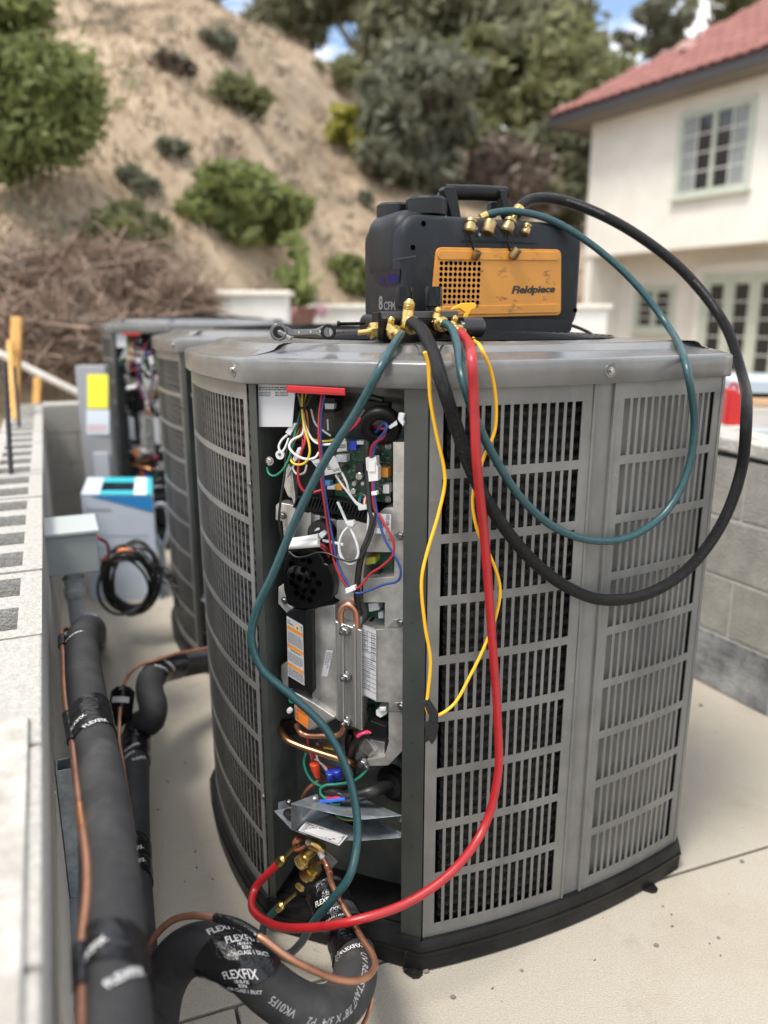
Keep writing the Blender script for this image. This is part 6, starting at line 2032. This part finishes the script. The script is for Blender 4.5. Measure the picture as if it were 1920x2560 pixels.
# ------------------------------------------------------------------ planting
def leaves(cl, n, size, seed, flat=.3):
    """n leaf-sized faces spread through clumps (centre, radii)"""
    g = np.random.default_rng(seed)
    C = np.array([c[0] for c in cl], float)
    RR = np.array([c[1] for c in cl], float)
    wts = (RR ** 2).sum(1)
    k = g.choice(len(cl), n, p=wts / wts.sum())
    d = g.normal(size=(n, 3))
    d /= np.linalg.norm(d, axis=1)[:, None]
    rad = g.uniform(.15, 1.0, n) ** .5
    stray = np.where(g.random(n) < .16, g.uniform(1.0, 1.7, n), 1.0)
    p = C[k] + d * RR[k] * (rad * stray)[:, None]
    a = g.normal(size=(n, 3))
    a[:, 2] -= .2
    a /= np.linalg.norm(a, axis=1)[:, None]
    b_ = np.cross(a, d + g.normal(size=(n, 3)) * .6)
    b_ /= np.maximum(np.linalg.norm(b_, axis=1)[:, None], 1e-6)
    s = size * g.uniform(.6, 1.35, n)[:, None]
    v = np.stack([p - a * s, p + b_ * s * .42, p + a * s, p - b_ * s * .42], 1).reshape(-1, 3)
    return v, np.arange(n * 4).reshape(-1, 4)
def np_obj(name, v, f, m, parent):
    org = parent_origin(parent)
    me = bpy.data.meshes.new(name)
    v = v - np.array(org)
    me.vertices.add(len(v))
    me.vertices.foreach_set('co', v.astype(np.float32).ravel())
    me.loops.add(f.size)
    me.loops.foreach_set('vertex_index', f.astype(np.int32).ravel())
    me.polygons.add(len(f))
    me.polygons.foreach_set('loop_start', np.arange(0, f.size, f.shape[1], dtype=np.int32))
    me.polygons.foreach_set('loop_total', np.full(len(f), f.shape[1], np.int32))
    me.update(calc_edges=True)
    me.materials.append(m)
    o = bpy.data.objects.new(name, me)
    COL.objects.link(o)
    if parent is not None:
        o.parent = parent
    return o
def leafmat(name, c1, c2, tr=.40):
    m = mat(name, c1, .6, col2=c2, vscale=2.2, lo=.3, hi=.7, detail=8)
    t = m.node_tree
    b = t.nodes['Principled BSDF']
    out = [n for n in t.nodes if n.type == 'OUTPUT_MATERIAL'][0]
    tr_ = t.nodes.new('ShaderNodeBsdfTranslucent')
    src = b.inputs['Base Color'].links[0].from_socket
    t.links.new(src, tr_.inputs['Color'])
    mx = t.nodes.new('ShaderNodeMixShader')
    mx.inputs['Fac'].default_value = tr
    t.links.new(b.outputs['BSDF'], mx.inputs[1])
    t.links.new(tr_.outputs['BSDF'], mx.inputs[2])
    t.links.new(mx.outputs['Shader'], out.inputs['Surface'])
    return m
lf_bright = leafmat('leaf_bright_green', (.140, .175, .052), (.255, .285, .100))
lf_mid = leafmat('leaf_mid_green', (.145, .155, .066), (.240, .246, .110))
lf_dark = leafmat('leaf_dark_green', (.125, .128, .070), (.215, .216, .125))
lf_grey = leafmat('leaf_grey_green', (.130, .138, .090), (.215, .222, .155))
lf_yel = leafmat('leaf_yellow', (.26, .26, .04), (.44, .42, .09))
lf_brown = leafmat('leaf_dead_brown', (.12, .09, .068), (.23, .18, .14), .1)
lf_palm = leafmat('leaf_lime', (.16, .20, .06), (.27, .31, .11))
bark = mat('bark', (.09, .065, .045), .95, var=.3, vscale=12, bump=.8, bscale=30)
twig = mat('dry_twig', (.17, .112, .080), .9, col2=(.30, .22, .165), vscale=6)
def clumps(c, rx, ry, rz, n, rc, seed):
    rr = random.Random(seed)
    out = []
    for _ in range(n):
        while True:
            d = Vector((rr.uniform(-1, 1), rr.uniform(-1, 1), rr.uniform(-1, 1)))
            if d.length < 1:
                break
        q = rc * rr.uniform(.4, 1.5)
        out.append((tuple(Vector(c) + Vector((d.x * rx, d.y * ry, d.z * rz))), (q * rr.uniform(.8, 1.4), q, q * rr.uniform(.5, .9))))
    return out
def plant(name, label, cat, c, rx, ry, rz, foot, m, n_clump, rc, n_leaf, size, seed, trunk_r=.06, group=None, limbs=6):
    base = Vector((foot[0], foot[1], foot[2]))
    root = thing(name, base, label, cat, group)
    cl = clumps(c, rx, ry, rz, n_clump, rc, seed)
    v, f = leaves(cl, n_leaf, size, seed)
    np_obj('crown', v, f, m, root)
    rr = random.Random(seed + 1)
    cc2 = Vector(c)
    mb = MB()
    fork = base.lerp(cc2, .55)
    mb.tube(spline([base - Vector((0, 0, .3)), base.lerp(fork, .5) + Vector((rr.uniform(-.1, .1) * rx, 0, 0)), fork], 4), [trunk_r * (1.2 - .5 * i / 8) for i in range(9)], 8)
    part(mb, 'trunk', bark, root, smooth=60)
    for k in range(limbs):
        t = Vector(rr.choice(cl)[0])
        S_ = spline([fork - Vector((0, 0, .02 * k)), fork.lerp(t, .5) + Vector((0, 0, -.05 * rz)), t], 4)
        part(MB().tube(S_, [trunk_r * .55 * (1 - .8 * i / (len(S_) - 1)) for i in range(len(S_))], 6), 'limb', bark, root, smooth=60)
    return root
def sight(x, y, d, rpx, rpy, dep=1.0):
    c = at(x, y, d)
    return c, rpx / FPX * d, rpx / FPX * d * dep, rpy / FPX * d
def shrub(x, y, d, rpx, rpy, m, label, seed, n=2600, size=.10, cat='shrub', name='shrub', rc=.38, nc=14, foot=None, limbs=6, tr=.04):
    c, rx, ry, rz = sight(x, y, d, rpx, rpy)
    fz = foot if foot is not None else min(hill_z(c.x, c.y), c.z - rz * .9)
    return plant(name, label, cat, c, rx * .86, ry * .86, rz * .86, (c.x, c.y, fz), m, nc, rc * min(rx, rz), n, size, seed, tr, 'shrubs on the hillside' if cat == 'shrub' else 'trees on the hillside', limbs)
def hill_d(x, y):                        # distance at which a sighting meets the hillside
    r = ray(x, y)
    d = 4.0
    while d < 70:
        p = EYE + r * d
        if p.z < hill_z(p.x, p.y):
            return d
        d += .2
    return 60.0
def on_hill(x, y, rpx, rpy, m, label, seed, **kw):   # the shrub's foot sighted at (x, y + rpy)
    d = hill_d(x, y + rpy)
    return shrub(x, y, d, rpx, rpy, m, label, seed, **kw)
on_hill(600, 520, 150, 125, lf_bright, 'bright green rounded bush low on the dry slope, the largest there', 21, n=6500, size=.16, rc=.36, nc=26)
on_hill(310, 590, 130, 78, lf_mid, 'green bush above the brown dead brush on the left', 22, n=4000, size=.13, nc=18)
on_hill(590, 235, 70, 55, lf_mid, 'small green shrub alone high on the slope', 23, n=1800, size=.17, nc=12)
on_hill(545, 105, 62, 20, lf_grey, 'flat grey-green scrub near the crest', 24, n=1100, size=.16, nc=10)
on_hill(430, 165, 70, 14, lf_brown, 'low brownish scrub patch high on the slope', 25, n=800, size=.16, nc=9)
on_hill(330, 460, 66, 26, lf_grey, 'thin grey-green scrub halfway up the slope on the left', 26, n=1100, size=.12, nc=10)
on_hill(425, 385, 55, 24, lf_grey, 'grey-green scrub patch above the bright bush', 27, n=900, size=.13, nc=9)
on_hill(870, 325, 62, 62, lf_yel, 'yellow-leaved shrub left of the grey-green tree', 28, n=2200, size=.15, nc=14)
on_hill(885, 690, 52, 62, lf_bright, 'bright green bush just left of the vacuum pump', 29, n=2600, size=.10, nc=14)
on_hill(905, 500, 30, 20, lf_grey, 'tiny scrub tuft left of the vacuum pump top', 30, n=500, size=.10, nc=6)
on_hill(1265, 455, 120, 90, lf_brown, 'brown dead bush behind the hoses beside the house', 31, n=4200, size=.16, nc=22)
on_hill(1180, 330, 80, 60, lf_mid, 'green bush between the grey-green tree and the house', 32, n=2600, size=.16, nc=16)
on_hill(840, 195, 90, 40, lf_mid, 'green scrub below the dark trees on the crest', 33, n=1800, size=.18, nc=14)
# larger trees
on_hill(1010, 300, 185, 170, lf_grey, 'broad grey-green tree right of the yellow shrub', 41, n=11000, size=.20, nc=44, rc=.30, cat='tree', name='broad_tree', tr=.14, limbs=9)
def tree(x, y, d, rpx, rpy, m, label, seed, n=9000, size=.26, nc=30, rc=.32, foot=None):
    return shrub(x, y, d, rpx, rpy, m, label, seed, n=n, size=size, nc=nc, rc=rc, cat='tree', name='hill_tree', tr=.2, limbs=9, foot=foot)
tree(720, 30, 36, 120, 95, lf_dark, 'dark tree at the crest left of the sky gap', 42, n=8000, nc=34)
tree(905, -45, 37, 190, 95, lf_dark, 'dark spreading tree overhanging the sky gap at the top', 43, n=10000, nc=40)
tree(1075, 60, 34, 190, 170, lf_dark, 'dark tree above the grey-green tree', 44, n=15000, nc=56)
tree(1280, 120, 33, 210, 220, lf_dark, 'tall dark olive tree left of the red roof', 45, n=18000, nc=64)
tree(1420, 230, 30, 150, 190, lf_mid, 'olive green tree right beside the end of the red roof', 46, n=12000, nc=44)
tree(1440, 440, 27, 140, 150, lf_dark, 'dark tree behind the corner of the house', 47, n=10000, nc=40)
tree(1130, 460, 26, 150, 100, lf_mid, 'low green tree behind the top of the vacuum pump', 48, n=7000, nc=30)
tree(1620, 70, 40, 150, 90, lf_grey, 'wispy grey-green tree above the red roof', 49, n=3600, nc=22, rc=.24)
tree(1820, -20, 42, 170, 110, lf_mid, 'green tree at the top corner behind the roof', 50, n=5200, nc=26)
tree(905, 255, 30, 90, 85, lf_mid, 'green tree under the sky gap', 51, n=5000, nc=24)
tree(500, -40, 42, 120, 50, lf_dark, 'dark tree cut by the top edge on the crest', 52, n=3600, nc=16)
tree(1190, 200, 31, 130, 130, lf_mid, 'mid green tree in front of the tall dark trees', 53, n=8000, nc=36)
# big green tree at the upper left, nearer than the slope
c, rx, ry, rz = sight(40, 205, 8.4, 185, 270)
plant('leafy_tree', 'large bright green tree filling the upper left corner', 'tree', c, rx * .78, ry * .78, rz * .80, (c.x - 1.2, c.y, hill_z(c.x - 1.2, c.y)), lf_bright, 70, .30, 26000, .072, 61, .12)
# dead brush tangle behind the wall
def tangle(x, y, d, rpx, rpy, n, seed, label, lm=None):
    c, rx, ry, rz = sight(x, y, d, rpx, rpy)
    root = thing('dead_brush', Vector((c.x, c.y, hill_z(c.x, c.y))), label, 'brush', 'dead brush')
    g = np.random.default_rng(seed)
    p = np.array(c) + g.normal(size=(n, 3)) * np.array([rx, ry, rz]) * .48
    a = g.normal(size=(n, 3)) * np.array([1, 1, .8])
    a /= np.linalg.norm(a, axis=1)[:, None]
    b_ = np.cross(a, g.normal(size=(n, 3)))
    b_ /= np.linalg.norm(b_, axis=1)[:, None]
    l = g.uniform(.08, .30, n)[:, None]
    w_ = g.uniform(.003, .010, n)[:, None]
    q = np.stack([p - a * l - b_ * w_, p + a * l - b_ * w_ * .6, p + a * l + b_ * w_ * .6, p - a * l + b_ * w_], 1).reshape(-1, 3)
    o = np_obj('twigs', q, np.arange(n * 4).reshape(-1, 4), twig, root)
    o['kind'] = 'stuff'
    v, f = leaves([(tuple(c), (rx * .9, ry * .9, rz * .9))], n // 2, .05, seed + 1)
    o = np_obj('dead_leaves', v, f, lf_brown, root)
    o['kind'] = 'stuff'
    rr = random.Random(seed)
    for k in range(7):
        a_ = c + Vector((rr.uniform(-1, 1) * rx, rr.uniform(-1, 1) * ry, -rz))
        b2 = c + Vector((rr.uniform(-1, 1) * rx, rr.uniform(-1, 1) * ry, rz * rr.uniform(.3, 1)))
        part(MB().tube(spline([a_, a_.lerp(b2, .5) + Vector((rr.uniform(-.2, .2), 0, .1)), b2], 5), .012, 6), 'branch', bark, root, smooth=60)
    return root
tangle(285, 690, 8.2, 150, 66, 3000, 71, 'brown tangle of dead brush above the farthest unit')
tangle(90, 730, 7.4, 170, 80, 3300, 72, 'brown dead brush at the left edge below the big green tree')
tangle(140, 850, 6.4, 150, 80, 3300, 73, 'brown dead brush between the wooden stakes and the farthest unit')
tangle(455, 762, 7.0, 62, 34, 1300, 74, 'low dead brush before the white terrace wall')
# planter
pp_ = at(748, 805, 8.2)
pot = thing('planter', Vector((pp_.x, pp_.y, pp_.z)), 'terracotta planter with a lime green leafy plant and pink flowers', 'planter')
mb = MB()
mb.lathe(pp_ + Vector((0, 0, -.05)), (0, 0, 1), [(0, .14), (.10, .17), (.17, .19), (.20, .19), (.20, .16), (.17, .15)], 20)
part(mb, 'pot', mat('terracotta', (.20, .10, .07), .85), pot, smooth=40)
MB().box(pp_ + Vector((0, 0, -.65)), (.5, .5, 1.2)).build('plinth', stucco, pot, bevel=.01)
g = np.random.default_rng(9)
fr_v, fr_f = [], []
for k in range(22):
    a_, el = g.uniform(0, 6.28), g.uniform(.5, 1.45)
    ln = g.uniform(.45, .95)
    st_ = np.array(pp_) + np.array([0, 0, .15])
    d_ = np.array([math.cos(a_) * math.cos(el), math.sin(a_) * math.cos(el), math.sin(el)])
    sd_ = np.cross(d_, [0, 0, 1.0])
    sd_ /= np.linalg.norm(sd_)
    base = len(fr_v)
    for i in range(5):
        t = i / 4
        p = st_ + d_ * ln * t + np.array([0, 0, -.25 * t * t * (1.5 - el)])
        w_ = .035 * math.sin(math.pi * (.12 + .86 * t))
        fr_v += [p - sd_ * w_, p + sd_ * w_]
    for i in range(4):
        fr_f.append((base + 2 * i, base + 2 * i + 1, base + 2 * i + 3, base + 2 * i + 2))
np_obj('leaves', np.array(fr_v), np.array(fr_f), lf_palm, pot)
v, f = leaves(clumps(tuple(Vector(pp_) + Vector((-.03, 0, .50))), .17, .17, .34, 16, .10, 77), 700, .045, 78)
np_obj('foliage', v, f, lf_palm, pot)
v, f = leaves([((pp_.x + .22, pp_.y - .1, pp_.z + .12), (.10, .1, .07)), ((pp_.x - .05, pp_.y - .15, pp_.z + .10), (.12, .1, .05))], 70, .035, 5)
np_obj('flowers', v, f, mat('pink_flower', (.50, .26, .30), .7), pot)['kind'] = 'stuff'
# low scrub tufts scattered over the slope
g = np.random.default_rng(17)
for m_, nm, n_t, sd_, lb in ((lf_grey, 'scrub', 380, 3, 'grey-green low scrub sprinkled over the dry slope'), (lf_brown, 'dry_scrub', 320, 4, 'brown dead scrub sprinkled over the dry slope')):
    g = np.random.default_rng(sd_)
    cl = []
    while len(cl) < n_t:
        x_, y_ = g.uniform(-17, 6), 6 + 30 * g.uniform(0, 1)
        z_ = hill_z(x_, y_)
        if z_ < 1.0 or math.sin(x_ * .55 + sd_) + math.sin(y_ * .5 + x_ * .2) < .1:
            continue
        q = g.uniform(.08, .30)
        cl.append(((x_, y_, z_ + q * .2), (q * 1.4, q, q * .45)))
    v, f = leaves(cl, n_t * 26, .055, sd_)
    tag(np_obj(nm, v, f, m_, None), lb, 'scrub', None, 'stuff')
# dry grass over the slope
g = np.random.default_rng(13)
gx, gyv = [], []
V, F = [], []
cnt = 0
while cnt < 60000:
    x_, y_ = g.uniform(-17, 5), 5 + 33 * g.uniform(0, 1) ** 1.3
    z_ = hill_z(x_, y_)
    if z_ < .6:
        continue
    a_ = g.uniform(0, 6.28)
    h_ = g.uniform(.04, .15)
    w_ = g.uniform(.008, .03)
    ux_, uy_ = math.cos(a_) * w_, math.sin(a_) * w_
    lx, ly = g.normal() * .08, g.normal() * .08
    V += [(x_ - ux_, y_ - uy_, z_ - .03), (x_ + ux_, y_ + uy_, z_ - .03), (x_ + ux_ * .4 + lx, y_ + uy_ * .4 + ly, z_ + h_), (x_ - ux_ * .4 + lx, y_ - uy_ * .4 + ly, z_ + h_)]
    F.append((cnt * 4, cnt * 4 + 1, cnt * 4 + 2, cnt * 4 + 3))
    cnt += 1
go = np_obj('dry_grass', np.array(V), np.array(F), mat('straw', (.25, .19, .125), .95, col2=(.50, .40, .285), vscale=1.4, lo=.35, hi=.65), None)
tag(go, 'dry straw-coloured grass and stubble over the slope', 'grass', None, 'stuff')
